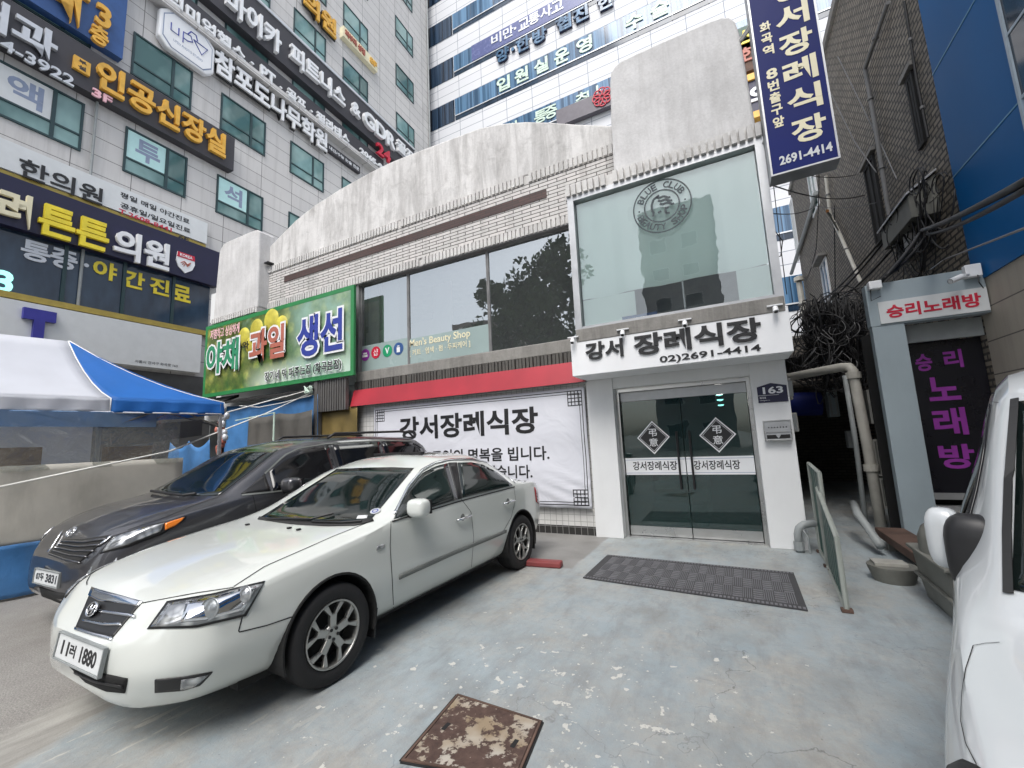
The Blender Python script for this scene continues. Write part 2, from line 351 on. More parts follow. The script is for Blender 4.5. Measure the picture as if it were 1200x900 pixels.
# ------------------------------------------------------------ ground
def ground_material():
    t = NT('lot_ground'); p = t.pos(); sp = t.n('ShaderNodeSeparateXYZ'); t.set(sp.inputs[0], p); X, Y = sp.outputs[0], sp.outputs[1]
    big = t.noise(p, .55, 6, .6); mid = t.noise(p, 2.3, 7, .65); fine = t.noise(p, 14, 5, .65); grit = t.noise(p, 95, 3, .6)
    streak = t.noise(t.mapv(p, (2.6, .5, 1), rot=(0, 0, .35)), 1.9, 7, .7)
    # painted blue-grey cement, worn through to bare cement
    paint = t.mix(t.ramp(mid, .25, .75), (.275, .325, .35), (.375, .425, .445))
    bare = t.mix(t.ramp(fine, .3, .7), (.27, .255, .225), (.42, .40, .36))
    wear = t.math('MULTIPLY', t.ramp(t.math('ADD', big, t.math('MULTIPLY', fine, .35)), .56, .76, 0, 1), t.ramp(t.math('ADD', mid, t.math('MULTIPLY', grit, .3)), .5, .72))
    c = t.mix(t.math('MULTIPLY', wear, .75), paint, bare); c = t.mix(t.ramp(t.noise(t.mapv(p, (3.2, .8, 1), rot=(0, 0, .12)), 2.4, 8, .72), .5, .68, 0, .45), c, (.20, .20, .195))
    tanp = t.math('MULTIPLY', t.ramp(t.noise(t.mapv(p, (1, 1, 1), (3.1, 1.7, 0)), 1.1, 8, .75), .48, .66), .42)
    c = t.mix(tanp, c, (.33, .30, .255))
    dirt = t.ramp(t.noise(t.mapv(p, (1.5, 1, 1), (8, 2, 0)), 1.7, 8, .72), .46, .7, 0, .55); c = t.mix(dirt, c, (.19, .195, .19))
    sc = t.ramp(t.noise(t.mapv(p, (.7, 5, 1), rot=(0, 0, -.25)), 3.5, 6, .75, .4), .62, .72, 0, .4); c = t.mix(sc, c, (.13, .125, .12))
    spk = t.ramp(t.noise(p, 55, 3, .6), .66, .72, 0, .55); c = t.mix(spk, c, (.09, .09, .09))
    ck = t.n('ShaderNodeTexVoronoi', feature='DISTANCE_TO_EDGE', Vector=t.n('ShaderNodeVectorMath', operation='ADD').outputs[0]); cv = ck.inputs['Vector'].links[0].from_node; t.set(cv.inputs[0], p); nv_ = t.n('ShaderNodeTexNoise', Vector=p); nv_.inputs['Scale'].default_value = 2.5; nv_.inputs['Detail'].default_value = 5; t.set(cv.inputs[1], nv_.outputs['Color']); ck.inputs['Scale'].default_value = .62
    crack = t.math('MULTIPLY', t.ramp(ck.outputs['Distance'], .0, .0045, 1, 0), t.ramp(big, .42, .56)); c = t.mix(t.math('MULTIPLY', crack, .6), c, (.07, .07, .068))
    # flaked chips down to white undercoat, gathered around the drain cover
    dx = t.math('SUBTRACT', X, -1.15); dy = t.math('SUBTRACT', Y, 2.3)
    rr = t.math('SQRT', t.math('ADD', t.math('MULTIPLY', dx, dx), t.math('MULTIPLY', dy, dy)))
    near = t.ramp(rr, .5, 2.3, 1, -.35)
    ch = t.math('ADD', t.noise(p, 9, 5, .55), t.math('MULTIPLY', near, .085)); chm = t.ramp(ch, .70, .712)
    ch2 = t.math('ADD', t.noise(t.mapv(p, (1, 1, 1), (4, 9, 0)), 22, 4, .5), t.math('MULTIPLY', near, .06)); chm = t.math('MAXIMUM', chm, t.ramp(ch2, .735, .745))
    c = t.mix(t.math('MULTIPLY', chm, .85), c, (.62, .61, .56))
    scm = t.math('MULTIPLY', t.ramp(t.noise(t.mapv(p, (5.5, .9, 1), rot=(0, 0, .5)), 2.2, 6, .6), .60, .63), t.math('MULTIPLY', t.ramp(Y, 1.35, 2.0, 1, 0), t.ramp(X, -1.6, -2.2))); c = t.mix(t.math('MULTIPLY', scm, .75), c, (.52, .50, .45))
    # bare cement apron under the wall on the left of the mat
    ax = t.math('ADD', X, t.math('MULTIPLY', mid, .12)); ap = t.math('MULTIPLY', t.ramp(ax, -1.83, -1.79, 1, 0), t.ramp(t.math('ADD', Y, t.math('MULTIPLY', fine, .1)), 5.02, 5.08))
    apc = t.mix(t.ramp(mid, .3, .7), (.19, .185, .175), (.29, .285, .275)); c = t.mix(ap, c, apc)
    # street side: pale cement verge then coarse asphalt
    ed = t.math('ADD', t.math('ADD', X, t.math('MULTIPLY', t.math('SUBTRACT', Y, 1.0), .42)), t.math('MULTIPLY', streak, .35))
    verge = t.ramp(ed, -3.36, -3.25, 1, 0); vc = t.mix(t.ramp(streak, .35, .65), (.23, .22, .20), (.40, .39, .36)); c = t.mix(verge, c, vc)
    asp = t.ramp(t.math('ADD', ed, t.math('MULTIPLY', fine, .1)), -3.75, -3.6, 1, 0)
    ac = t.mix(t.ramp(grit, .3, .7), (.15, .145, .135), (.42, .40, .37)); ac = t.mix(t.ramp(mid, .3, .7, 0, .5), ac, (.16, .15, .14))
    c = t.mix(asp, c, ac)
    # surface relief from grit, fine noise and chips
    h = t.math('ADD', t.math('MULTIPLY', grit, t.math('ADD', .35, asp)), t.math('ADD', fine, t.math('MULTIPLY', chm, -.4)))
    t.bsdf(Base_Color=c, Roughness=t.ramp(mid, .3, .7, .5, .8), Normal=t.bump(h, .5, .008)); return t.m
g = MB(); g.poly([(-400, -400, 0), (400, -400, 0), (400, 400, 0), (-400, 400, 0)])
tag(g.build('ground', ground_material()), kind='structure')

# ------------------------------------------------------------ funeral hall
HALL = thing('funeral_hall', (-6, 6.75, 0), 'weathered white two-storey hall with tiled band, arched parapet and glass entrance', 'building')
FY = 6.75
b = MB()
b.box(-13.45, -7.3, 10.0, 16, 0, 5.3)                 # back of the market bay
b.box(-7.3, -2.05, FY + .02, FY + .3, 0, 2.5)         # ground floor front behind the tiles
b.box(-13.45, .7, FY + .01, FY + .25, 2.5, 2.8)
b.box(-13.45, .7, FY + .03, FY + .25, 5.42, 6.3)      # backing of the tile band
b.box(.5, .7, FY + .3, 16, 0, 6.8)
b.box(-13.45, -13.2, FY + .3, 16, 0, 6.8)
b.box(-13.2, .5, 15.8, 16, 0, 6.8)
b.box(-13.2, .5, FY + .26, 15.8, 6.4, 6.55)           # roof slab
b.box(-13.2, .5, FY + .31, 15.8, 2.85, 3.0)           # first floor slab
b.build('wall', M['whitewall'], HALL)
b = MB(); b.box(-13.2, .48, 10.2, 10.3, 3.0, 6.4); b.box(-13.2, .48, FY + .3, 10.2, 5.6, 5.7); b.box(-13.2, .48, FY + .3, 10.2, 3.0, 3.02)
b.box(-6.3, .45, 9.0, 9.05, 3.02, 4.0)
b.build('upstairs_room', M['interior'], HALL)
b = MB(); b.box(-6.95, -6.45, 7.15, 7.5, 3.02, 5.6); b.box(-7.25, -6.95, 7.0, 7.05, 3.02, 5.6); b.box(-6.45, -5.9, 8.4, 8.45, 3.02, 5.6)
b.build('interior_column', M['whitewall'], HALL)
# tile band, stripe and soldier courses
b = MB(); b.pbox(FRONT, -11.15, -1.23, 5.43, 6.28, 0, .04); b.build('tile_band', M['band'], HALL)
b = MB(); b.pbox(FRONT, -9.93, -2.55, 5.88, 6.04, .041, .052); b.build('brown_stripe', M['stripe'], HALL)
b = MB()
for z0, z1, x0, x1 in ((5.27, 5.43, -11.1, -1.97), (6.28, 6.45, -11.15, -1.22)):
    x = x0
    while x < x1 - .06:
        if random.random() > .012: b.pbox(FRONT, x, x + .062 + random.uniform(-.003, .003), z0, z1 + random.uniform(-.003, .003), -.02, .07 + random.uniform(-.005, .004))
        x += .088
    b.pbox(FRONT, x0, x1, z0 + .01, z1 - .01, -.03, .03)
b.build('soldier_course', M['soldier'], HALL)
b = MB()
STB = Plane((0, 6.42, 0), (1, 0, 0), (0, -1, 0)); x = -12.6
while x < -10.62:
    b.pbox(STB, x, x + .065, 5.14, 5.275, 0, .05); x += .1
b.pbox(STB, -12.6, -10.57, 5.14, 5.275, -.4, .02); b.build('soldier_course', M['soldier'], HALL); b = MB()
x = -1.97
while x < .70:
    if random.random() > .012: b.pbox(BAY, x, x + .066, 5.35, 5.535 + random.uniform(-.003, .003), -.02, .07 + random.uniform(-.005, .004))
    x += .094
b.pbox(BAY, -1.97, .72, 5.35, 5.52, -.62, .02)
y = 6.14
while y < 6.72:
    b.box(-2.02, -1.97, y, y + .065, 5.35, 5.53); b.box(.72, .77, y, y + .065, 5.35, 5.53); y += .094
b.build('soldier_course', M['soldier'], HALL)
# parapets
arch = [(-11.1, 6.45), (-11.1, 6.85), (-10.62, 7.05), (-10.1, 7.28), (-9.58, 7.5), (-8.83, 7.70), (-7.9, 7.84), (-6.9, 7.93), (-6.2, 7.95), (-5.27, 7.91), (-4.4, 7.86), (-3.9, 7.83), (-3.4, 7.72), (-2.9, 7.55), (-2.4, 7.33), (-1.9, 7.08), (-1.33, 6.82), (-1.18, 6.72), (-1.18, 6.45)]
b = MB(); b.prism([FRONT.pt(x, z, .03) for x, z in arch], (0, .25, 0)); b.build('arched_parapet', M['concrete'], HALL, bevel=.03)
pan = [(-1.22, 5.535), (-1.2, 6.4), (-1.165, 7.1), (-1.14, 7.26), (-1.06, 7.35), (-.95, 7.39), (-.4, 7.40), (.25, 7.39), (.45, 7.37), (.55, 7.32), (.61, 7.22), (.645, 7.0), (.66, 6.6), (.69, 5.535)]
b = MB(); b.prism([BAY.pt(x, z, -.05) for x, z in pan], (0, .34, 0)); b.build('parapet_panel', M['concrete2'], HALL, bevel=.03)
stub = [(-12.60, 5.28), (-12.52, 6.3), (-12.46, 7.1), (-12.42, 7.3), (-12.28, 7.43), (-12.1, 7.46), (-11.0, 7.46), (-10.72, 7.44), (-10.60, 7.36), (-10.57, 5.28)]
b = MB(); b.prism([(x, 6.42, z) for x, z in stub], (0, .45, 0)); b.build('parapet_stub', M['concrete2'], HALL, bevel=.03)
b = MB(); b.box(-10.57, -10.4, 6.55, 6.75, 6.5, 6.53); b.build('bracket', M['black'], HALL)
# first floor windows: three panes in one strip, each with its frame
mull = [-7.28, -5.885, -3.90, -2.06]
for i in range(3):
    f = MB(); f.pframe(FRONT, mull[i] + .003, mull[i + 1] - .003, 3.215, 5.25, .024, -.10, -.04); fo = f.build('window_frame', M['greyframe'], HALL)
    p = MB(); p.poly([FRONT.pt(mull[i] + .02, 3.235, -.065), FRONT.pt(mull[i + 1] - .02, 3.235, -.065), FRONT.pt(mull[i + 1] - .02, 5.235, -.065), FRONT.pt(mull[i] + .02, 5.235, -.065)]); p.build('pane', M['pane'], fo)
    if i < 2:
        p = MB(); p.pbox(FRONT, mull[i] + .027, mull[i + 1] - .027, 3.24, (3.82, 3.78)[i], -.061, -.058); p.build('frosted_film', M['film'], fo)
b = MB(); b.pbox(FRONT, -7.36, -7.28, 3.2, 5.27, -.2, .02); b.pbox(FRONT, -7.3, -2.0, 5.25, 5.275, -.2, .05); b.pbox(FRONT, -2.06, -1.96, 2.9, 5.27, -.2, .03); b.build('window_surround', M['greyframe'], HALL)
b = MB(); b.pbox(FRONT, -7.3, -1.95, 2.99, 3.21, -.2, .07); b.build('window_sill', M['sill'], HALL, bevel=.015)
b = MB()
x = -7.3
while x < -1.98: b.pbox(FRONT, x, x + .05, 2.79, 2.985, .0, .10 + random.uniform(-.02, .01)); x += .07
b.pbox(FRONT, -7.3, -1.95, 2.80, 2.98, 0, .05); b.build('ribbed_strip', M['darkribs'], HALL)
# lettering and round stickers on the frosted film
ST = FRONT.off(-.055)
w = thing('window_lettering', FRONT.pt(-5, 3.4, -.05), 'pale lettering Men\'s Beauty Shop on the frosted window strip', 'lettering')
pxtext('lettering', M['cream'], "Men's Beauty Shop", ST, (480, 403), (551, 392), .20, 0, .003, w, .012)
pxtext('lettering', M['cream'], "[ 커트 · 염색 · 펌 · 두피케어 ]", ST, (480, 414), (551, 403), .15, 0, .003, w, .008)
for (cx, cy, mt, lab) in ((428, 416, 'purple', 'round purple sticker with a white bus on the window, leftmost of four'), (440.5, 413, 'red', 'round red sticker with white hangul on the frosted window'), (454, 411, 'ok', 'round green sticker with a white V on the frosted window'), (467, 408.5, 'midblue', 'round blue sticker with a white parcel, rightmost of four')):
    if mt == 'ok': M['green'] = mat('green_sticker', (.01, .28, .12), .4)
    a, z = ST.hit(cx, cy); s_ = thing('round_sticker', ST.pt(a, z), lab, 'sticker', 'round stickers on the frosted window')
    d = MB(); d.lathe([(0, .004), (.135, .004), (.135, 0)], ST.pt(a, z), ST.n, 28); d.build('disc', M['green' if mt == 'ok' else mt], s_)
    if mt == 'ok': ptext('lettering', M['white'], 'V', ST, a - .06, a + .06, z - .07, z + .07, .005, .002, s_, .02)
    elif mt == 'red': ptext('lettering', M['white'], '샵', ST, a - .07, a + .07, z - .075, z + .075, .005, .002, s_, .0)
    elif mt == 'purple':
        d = MB(); d.pbox(ST, a - .08, a + .08, z - .05, z + .0, .005, .008); d.pbox(ST, a - .06, a + .06, z + .012, z + .05, .005, .008); d.build('emblem', M['white'], s_)
    else:
        d = MB(); d.pbox(ST, a - .045, a + .045, z - .08, z + .03, .005, .008); d.pbox(ST, a - .03, a + .03, z + .045, z + .065, .005, .008); d.build('emblem', M['white'], s_)
# bay window above the entrance
BF = BAY
f = MB(); f.pbox(BF, -1.97, -1.87, 3.03, 5.35, -.1, .03); f.pbox(BF, .64, .74, 3.03, 5.35, -.1, .03); f.pbox(BF, -1.87, .64, 5.27, 5.348, -.1, .025); f.pbox(BF, -1.87, .64, 3.18, 3.22, -.1, .02)
f.box(-1.97, -1.92, 6.22, 6.72, 3.03, 5.35)
fo = f.build('bay_frame', M['alu'], HALL)
f = MB(); f.box(.69, .74, 6.22, 6.74, 3.03, 5.35); f.build('bay_side', M['whitewall'], HALL)
f = MB(); f.pbox(BF, -1.96, .73, 2.98, 3.178, -.6, .06); f.build('bay_sill', M['sill'], HALL, bevel=.012)
p = MB(); p.poly([BF.pt(-1.869, 3.222, -.05), BF.pt(.639, 3.222, -.05), BF.pt(.639, 5.269, -.05), BF.pt(-1.869, 5.269, -.05)]); p.build('bay_pane', M['baypane'], HALL)
rows = []
for k in range(13):
    zz = 3.665 + (5.26 - 3.665) * k / 12
    rows.append([BF.pt(-1.86 + 2.49 * i / 40, zz, -.10 + .006 * sin(i * 1.3) + .022 * (1 - k / 12) * sin(i * .45 + 2)) for i in range(41)])
p = MB(); p.grid(rows); p.build('roller_blind', M['blind'], HALL, smooth=True)
p = MB(); p.pbox(BF, -1.86, -1.07, 3.225, 3.655, -.10, -.09); p.pbox(BF, .255, .635, 3.225, 3.655, -.10, -.09); p.build('frosted_film', M['paleglass'], HALL)
p = MB(); p.box(-1.9, .68, 6.9, 6.95, 3.1, 5.3); p.box(-1.9, .68, 6.15, 6.9, 3.05, 3.1); p.build('bay_back', M['interior'], HALL)
p = MB(); p.pbox(BF, -.42, -.40, 3.225, 3.66, -.085, -.07); p.build('glass_joint', M['alu'], HALL)
p = MB(); p.pbox(BF, -1.28, -.78, 3.225, 3.29, -.086, -.08); p.build('blue_strip', M['midblue'], HALL)
# ring emblem on the bay glass
em = thing('ring_emblem', BF.pt(-.58, 4.82, 0), 'round grey emblem reading BLUE CLUB BEAUTY SHOP on the bay glass', 'emblem')
M['decal'] = mat('decal_grey', (.02, .035, .045), .5)
cx, cz = -.58, 4.82
r_ = MB()
for ra, rb in ((.405, .388), (.248, .230)):
    for k in range(64):
        a0, a1 = 2 * pi * k / 64, 2 * pi * (k + 1) / 64
        r_.prism([BF.pt(cx + ra * cos(a0), cz + ra * sin(a0), -.044), BF.pt(cx + ra * cos(a1), cz + ra * sin(a1), -.044), BF.pt(cx + rb * cos(a1), cz + rb * sin(a1), -.044), BF.pt(cx + rb * cos(a0), cz + rb * sin(a0), -.044)], BF.n * .003)
def curl(pts, w0=.015):
    for (x0, z0), (x1, z1) in zip(pts, pts[1:]):
        d = Vector((x1 - x0, z1 - z0)).normalized() * w0; nx, nz = -d.y, d.x
        r_.prism([BF.pt(cx + x0 + nx, cz + z0 + nz, -.044), BF.pt(cx + x1 + nx, cz + z1 + nz, -.044), BF.pt(cx + x1 - nx, cz + z1 - nz, -.044), BF.pt(cx + x0 - nx, cz + z0 - nz, -.044)], BF.n * .003)
for k in range(3):
    curl([(-.06 + .02 * k + .19 * s, .15 - .055 * k - .012 * sin(s * 9) - .05 * s) for s in [i / 10 for i in range(11)]])
curl([(-.02, .17), (-.10, .13), (-.135, .05), (-.14, -.03), (-.12, -.06), (-.125, -.13)]); curl([(-.06, -.09), (-.01, -.08)]); curl([(.04, -.05), (.09, -.05)]); curl([(.045, -.06), (.05, -.13), (.1, -.14)])
r_.build('emblem', M['decal'], em)
def arc_text(body, rad, a_start, a_step, up=True, size=.095):
    for i, ch in enumerate(body):
        if ch == ' ': continue
        a = a_start + a_step * i
        ux = Vector((sin(a), -cos(a))) if up else Vector((-sin(a), cos(a))); uy = Vector((cos(a), sin(a))) * (1 if up else -1)
        c0 = Vector((cx + rad * cos(a), cz + rad * sin(a)))
        wd = size * (.3 if ch == 'I' else .78)
        def place(x, y, d, c0=c0, ux=ux, uy=uy, wd=wd):
            q = c0 + ux * (x - wd / 2) + uy * (y - size / 2); return BF.pt(q.x, q.y, -.043 + d)
        text('lettering', M['decal'], ch, place, wd, size, .002, em, .02)
arc_text('BLUE CLUB', .317, radians(152), -radians(15.5)); arc_text('BEAUTY SHOP', .317, radians(200), radians(14), up=False)
for a in (0, pi):
    d = MB(); d.lathe([(0, .003), (.012, .003), (.012, 0)], BF.pt(cx + .317 * cos(a), cz + .317 * sin(a) , -.044), BF.n, 8); d.build('dot', M['decal'], em)
# ground floor front: tiles, red awning, pillars, entrance
b = MB(); b.pbox(FRONT, -7.28, -2.06, .14, 2.46, -.02, .02); b.build('tile_wall', M['tile'], HALL)
b = MB(); b.pbox(FRONT, -7.28, -2.06, 0, .139, -.02, .022); b.build('black_skirting', M['btile'], HALL)
b = MB(); b.prism([(-7.3, 6.73, 2.80), (-7.3, 6.62, 2.80), (-7.3, 6.52, 2.44), (-7.3, 6.55, 2.44), (-7.3, 6.73, 2.50)], (5.28, 0, 0)); b.build('red_fascia', M['awning'], HALL)
b = MB(); b.box(-7.28, -2.03, 6.56, 6.72, 2.445, 2.452); b.build('fascia_soffit', M['alu'], HALL)
b = MB(); b.box(-2.05, -1.62, 6.66, 7.2, 0, 2.48); b.build('pillar', M['whitewall'], HALL, bevel=.008)
b = MB(); b.box(.29, .72, 6.66, 7.2, 0, 2.48); b.build('pillar', M['whitewall'], HALL, bevel=.008)
b = MB(); b.box(-1.62, .29, 6.70, 7.2, 2.30, 2.48); b.build('lintel', M['whitewall'], HALL)
b = MB(); b.box(-2.02, .72, 6.10, 6.72, 2.485, 2.51); b.build('soffit', M['whitewall'], HALL)
b = MB(); b.box(-1.4, .15, 6.2, 6.55, 2.475, 2.484); b.build('soffit_panel', M['white'], HALL)
ENT = Plane((0, 6.9, 0), (1, 0, 0), (0, -1, 0))
b = MB(); b.pbox(ENT, -1.62, -1.57, 0, 2.30, -.1, .08); b.pbox(ENT, .24, .29, 0, 2.30, -.1, .08); b.pbox(ENT, -1.57, .24, 2.24, 2.30, -.1, .08); b.pbox(ENT, -1.57, .24, 0, .012, -.1, .1)
b.build('door_frame', M['steel'], HALL)
b = MB(); b.pbox(ENT, -1.565, .235, 2.09, 2.235, -.06, .0); b.build('transom_box', M['alu'], HALL)
for i, (x0, x1) in enumerate(((-1.56, -.672), (-.658, .23))):
    d = MB(); d.pbox(ENT, x0, x1, .16, 2.085, -.018, -.006); dr = d.build('door', M['doorglass'], HALL)
    d = MB(); d.pbox(ENT, x0, x1, .02, .158, -.03, .006); d.build('bottom_rail', M['steel'], dr)
    d = MB(); d.pbox(ENT, x0, x1, .93, 1.19, -.005, -.002); d.build('white_band', M['white'], dr)
    d = MB(); d.pbox(ENT, x0, x1, .955, .962, -.002, 0); d.pbox(ENT, x0, x1, 1.158, 1.165, -.002, 0); d.build('band_line', M['greyblue'], dr)
    tx = ((-1.45, -.79), (-.56, .05))[i]
    ptext('lettering', M['black'], '강서장례식장', ENT, tx[0], tx[1], 1.0, 1.135, -.002, .002, dr, .02)
    cx = (-1.105, -.20)[i]; cz = 1.50; h = .245
    def rhomb(k, d0, d1, mt, nm):
        q = MB(); q.prism([ENT.pt(cx - h * k, cz, d0), ENT.pt(cx, cz - h * k * 1.05, d0), ENT.pt(cx + h * k, cz, d0), ENT.pt(cx, cz + h * k * 1.05, d0)], ENT.n * (d1 - d0)); q.build(nm, M[mt], dr)
    rhomb(1, -.005, -.003, 'white', 'diamond_border'); rhomb(.9, -.003, -.002, 'black', 'diamond_field'); rhomb(.83, -.002, -.001, 'white', 'diamond_border'); rhomb(.80, -.001, 0, 'black', 'diamond_field')
    ptext('lettering', M['white'], '弔', ENT, cx - .062, cx + .062, cz + .015, cz + .135, .0, .002, dr, .012)
    ptext('lettering', M['white'], '意', ENT, cx - .066, cx + .066, cz - .135, cz - .01, .0, .002, dr, .008)
    hx = (-.755, -.575)[i]
    d = MB(); d.tube([ENT.pt(hx, .72, .05), ENT.pt(hx, 1.58, .05)], .016, 10); d.tube([ENT.pt(hx, .85, -.01), ENT.pt(hx, .85, .05)], .01, 8); d.tube([ENT.pt(hx, 1.45, -.01), ENT.pt(hx, 1.45, .05)], .01, 8)
    d.build('handle', M['black'], dr, smooth=True)
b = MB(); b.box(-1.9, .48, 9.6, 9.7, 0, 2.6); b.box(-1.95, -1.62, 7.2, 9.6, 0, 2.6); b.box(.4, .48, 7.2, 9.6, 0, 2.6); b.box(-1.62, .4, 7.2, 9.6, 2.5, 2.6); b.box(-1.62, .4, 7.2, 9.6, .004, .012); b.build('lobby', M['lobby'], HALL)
st = MB()
for k in range(7): st.box(-1.4, -.5, 7.75 + .25 * k, 9.58, .012 + .17 * k, .012 + .17 * (k + 1) - .03)
st.build('stairs', M['stair'], HALL)
for k, (xy, Yk) in enumerate((((843, 464), 8.0), ((844, 470), 8.5), ((845, 476), 9.0))):
    q = Plane((0, Yk, 0), (1, 0, 0), (0, -1, 0)).at(*xy); d = MB(); d.lathe([(0, 0), (.05, .012), (.055, .03)], q, (0, 0, 1), 16); lm = d.build('pendant_lamp', M['lampglow'], HALL)
    d = MB(); d.tube([q + Vector((0, 0, .03)), (q.x, q.y, 2.5)], .006, 6); d.build('cord', M['black'], lm)
# sign box over the entrance
SB = BAY.off(.05)
s_ = thing('entrance_sign', (-.65, 6.05, 2.48), 'white box sign with raised black hangul and phone number above the glass doors', 'sign')
b = MB(); b.box(-2.06, .76, 6.05, 6.098, 2.47, 3.02); b.box(-2.06, -2.03, 6.1, 6.66, 2.47, 3.02); b.box(.73, .76, 6.1, 6.66, 2.47, 3.02); b.box(-2.06, .76, 6.05, 6.66, 3.022, 3.04); b.build('sign_box', M['white'], s_, bevel=.006)
b = MB(); b.box(-2.03, .73, 6.1, 6.62, 2.462, 2.478); b.build('sign_underside', M['white'], s_)
ptext('lettering', M['black'], '강서', SB, -1.83, -1.27, 2.68, 2.945, .002, .022, s_, .03)
ptext('lettering', M['black'], '장례식장', SB, -1.12, .45, 2.655, 2.955, .002, .022, s_, .03)
ptext('lettering', M['black'], '02)2691-4414', SB, -.79, .42, 2.495, 2.61, .002, .006, s_, .02)
for i, (x, lab) in enumerate(((-2.0, 'leftmost'), (-1.25, 'second from left'), (-.42, 'third from left'), (.62, 'rightmost'))):
    l = thing('spot_lamp', (x, 6.0, 3.04), 'small white spot lamp on the entrance sign top, ' + lab, 'lamp', 'spot lamps on the entrance sign')
    q = MB(); q.box(x - .085, x + .085, 6.0, 6.06, 3.055, 3.07); q.tube([(x, 6.09, 3.05), (x, 6.02, 3.06)], .015); q.build('bracket', M['white'], l)
    q = MB(); q.lathe([(0, 0), (.028, 0), (.034, .07), (0, .07)], (x, 5.99, 3.03), (0, -.5, -1), 12); q.build('lamp_head', M['white'], l, smooth=True)
    q = MB(); q.lathe([(0, 0), (.022, 0)], (x, 5.955, 2.96), (0, -.5, -1), 12); q.build('bulb', M['dark'], l)
# house number and mailbox
n_ = thing('house_number', (.53, 6.66, 1.9), 'navy house number plate reading 163 on the right pillar', 'sign')
HN = FRONT.off(.09)
b = MB(); b.prism([HN.pt(.355, 1.905, 0), HN.pt(.70, 1.905, 0), HN.pt(.70, 2.12, 0), HN.pt(.52, 2.165, 0), HN.pt(.355, 2.12, 0)], HN.n * .012); b.build('plate', M['navy'], n_)
ptext('lettering', M['white'], '163', HN, .42, .655, 2.02, 2.115, .0125, .002, n_, .03)
ptext('lettering', M['white'], '화곡로', HN, .375, .45, 1.955, 1.985, .0125, .002, n_, .01)
ptext('lettering', M['white'], 'Hwagok-ro', HN, .375, .49, 1.925, 1.942, .0125, .002, n_, .0)
b = MB(); b.pbox(HN, .357, .60, 2.0, 2.004, .0125, .0145); b.build('rule', M['white'], n_)
m_ = thing('mailbox', (.53, 6.66, 1.4), 'small grey metal mailbox fixed below the house number', 'mailbox')
b = MB(); b.pbox(FRONT, .375, .68, 1.40, 1.655, .09, .17); b.build('box', M['alu'], m_, bevel=.01)
b = MB(); b.pframe(FRONT, .37, .685, 1.395, 1.66, .012, .16, .178); b.pbox(FRONT, .39, .665, 1.50, 1.51, .17, .18); b.build('rim', M['steel'], m_)
b = MB(); b.prism([FRONT.pt(.40, 1.47, .171), FRONT.pt(.50, 1.47, .171), FRONT.pt(.53, 1.42, .171), FRONT.pt(.40, 1.42, .171)], FRONT.n * .003); b.prism([FRONT.pt(.56, 1.47, .171), FRONT.pt(.66, 1.47, .171), FRONT.pt(.66, 1.42, .171), FRONT.pt(.53, 1.42, .171)], FRONT.n * .003); b.build('slot', M['dark'], m_)
for k in range(7):
    q = MB(); q.pbox(FRONT, .425 + .033 * k, .44 + .033 * k, 1.56, 1.575, .171, .174); q.build('button', M['dark'], m_)
# banner
BN = FRONT.off(.10)
bn = thing('banner', BN.pt(-4.4, .4), 'large white cloth banner with black hangul and lattice corners on the tiled wall', 'banner')
t = NT('banner_cloth'); p = t.pos(); w1 = t.noise(t.mapv(p, (1, 1, 1), rot=(0, .7, 0)), 1.3, 3, .5, 1.2)
t.bsdf(Base_Color=(.64, .65, .70), Roughness=.55, Normal=t.bump(w1, .6, .05)); M['banner'] = t.m
rows = []
def sag(u, v): return .012 * sin(u * 9 + v * 5) * sin(v * 3.0) + .02 * sin((u * 1.0 + v * 1.7) * 7) * (1 - abs(2 * v - 1)) * .5 + .035 * max(0, 1 - ((u - .93) ** 2 + (v - .12) ** 2) * 30) * sin((u + v) * 60) * .3
BA0, BA1, BZ0, BZ1 = -6.73, -2.08, .43, 2.37
for k in range(41):
    v = k / 40; rows.append([BN.pt(BA0 + (BA1 - BA0) * i / 90, BZ0 + (BZ1 - BZ0) * v, sag(i / 90, v)) for i in range(91)])
b = MB(); b.grid(rows); b.build('cloth', M['banner'], bn, smooth=True, solid=.003)
def onb(a, z, d): return BN.pt(a, z, .006 + d + sag((a - BA0) / (BA1 - BA0), (z - BZ0) / (BZ1 - BZ0)))
def btext(body, a0, a1, z0, z1, bold):
    me = text('lettering', M['black'], body, lambda x, y, d: onb(a0 + x, z0 + y, d), a1 - a0, z1 - z0, .0015, bn, bold)
btext('강서장례식장', -6.03, -2.93, 1.66, 2.12, .03)
btext('삼가', -6.0, -5.5, 1.23, 1.43, .02); btext('고인의 명복을 빕니다.', -5.2, -2.76, 1.20, 1.44, .02)
btext('정성을 다하여 모시겠습니다.', -5.9, -3.08, .90, 1.13, .02)
b = MB()
def strip(a0, a1, z0, z1):
    n = max(1, int(max(a1 - a0, z1 - z0) / .06))
    for i in range(n):
        if a1 - a0 > z1 - z0:
            x0, x1 = a0 + (a1 - a0) * i / n, a0 + (a1 - a0) * (i + 1) / n; b.poly([onb(x0, z0, 0), onb(x1, z0, 0), onb(x1, z1, 0), onb(x0, z1, 0)])
        else:
            y0, y1 = z0 + (z1 - z0) * i / n, z0 + (z1 - z0) * (i + 1) / n; b.poly([onb(a0, y0, 0), onb(a1, y0, 0), onb(a1, y1, 0), onb(a0, y1, 0)])
for e, w in ((.045, .014), (.09, .01)):
    strip(BA0 + e, BA1 - e, BZ0 + e, BZ0 + e + w); strip(BA0 + e, BA1 - e, BZ1 - e - w, BZ1 - e); strip(BA0 + e, BA0 + e + w, BZ0 + e, BZ1 - e); strip(BA1 - e - w, BA1 - e, BZ0 + e, BZ1 - e)
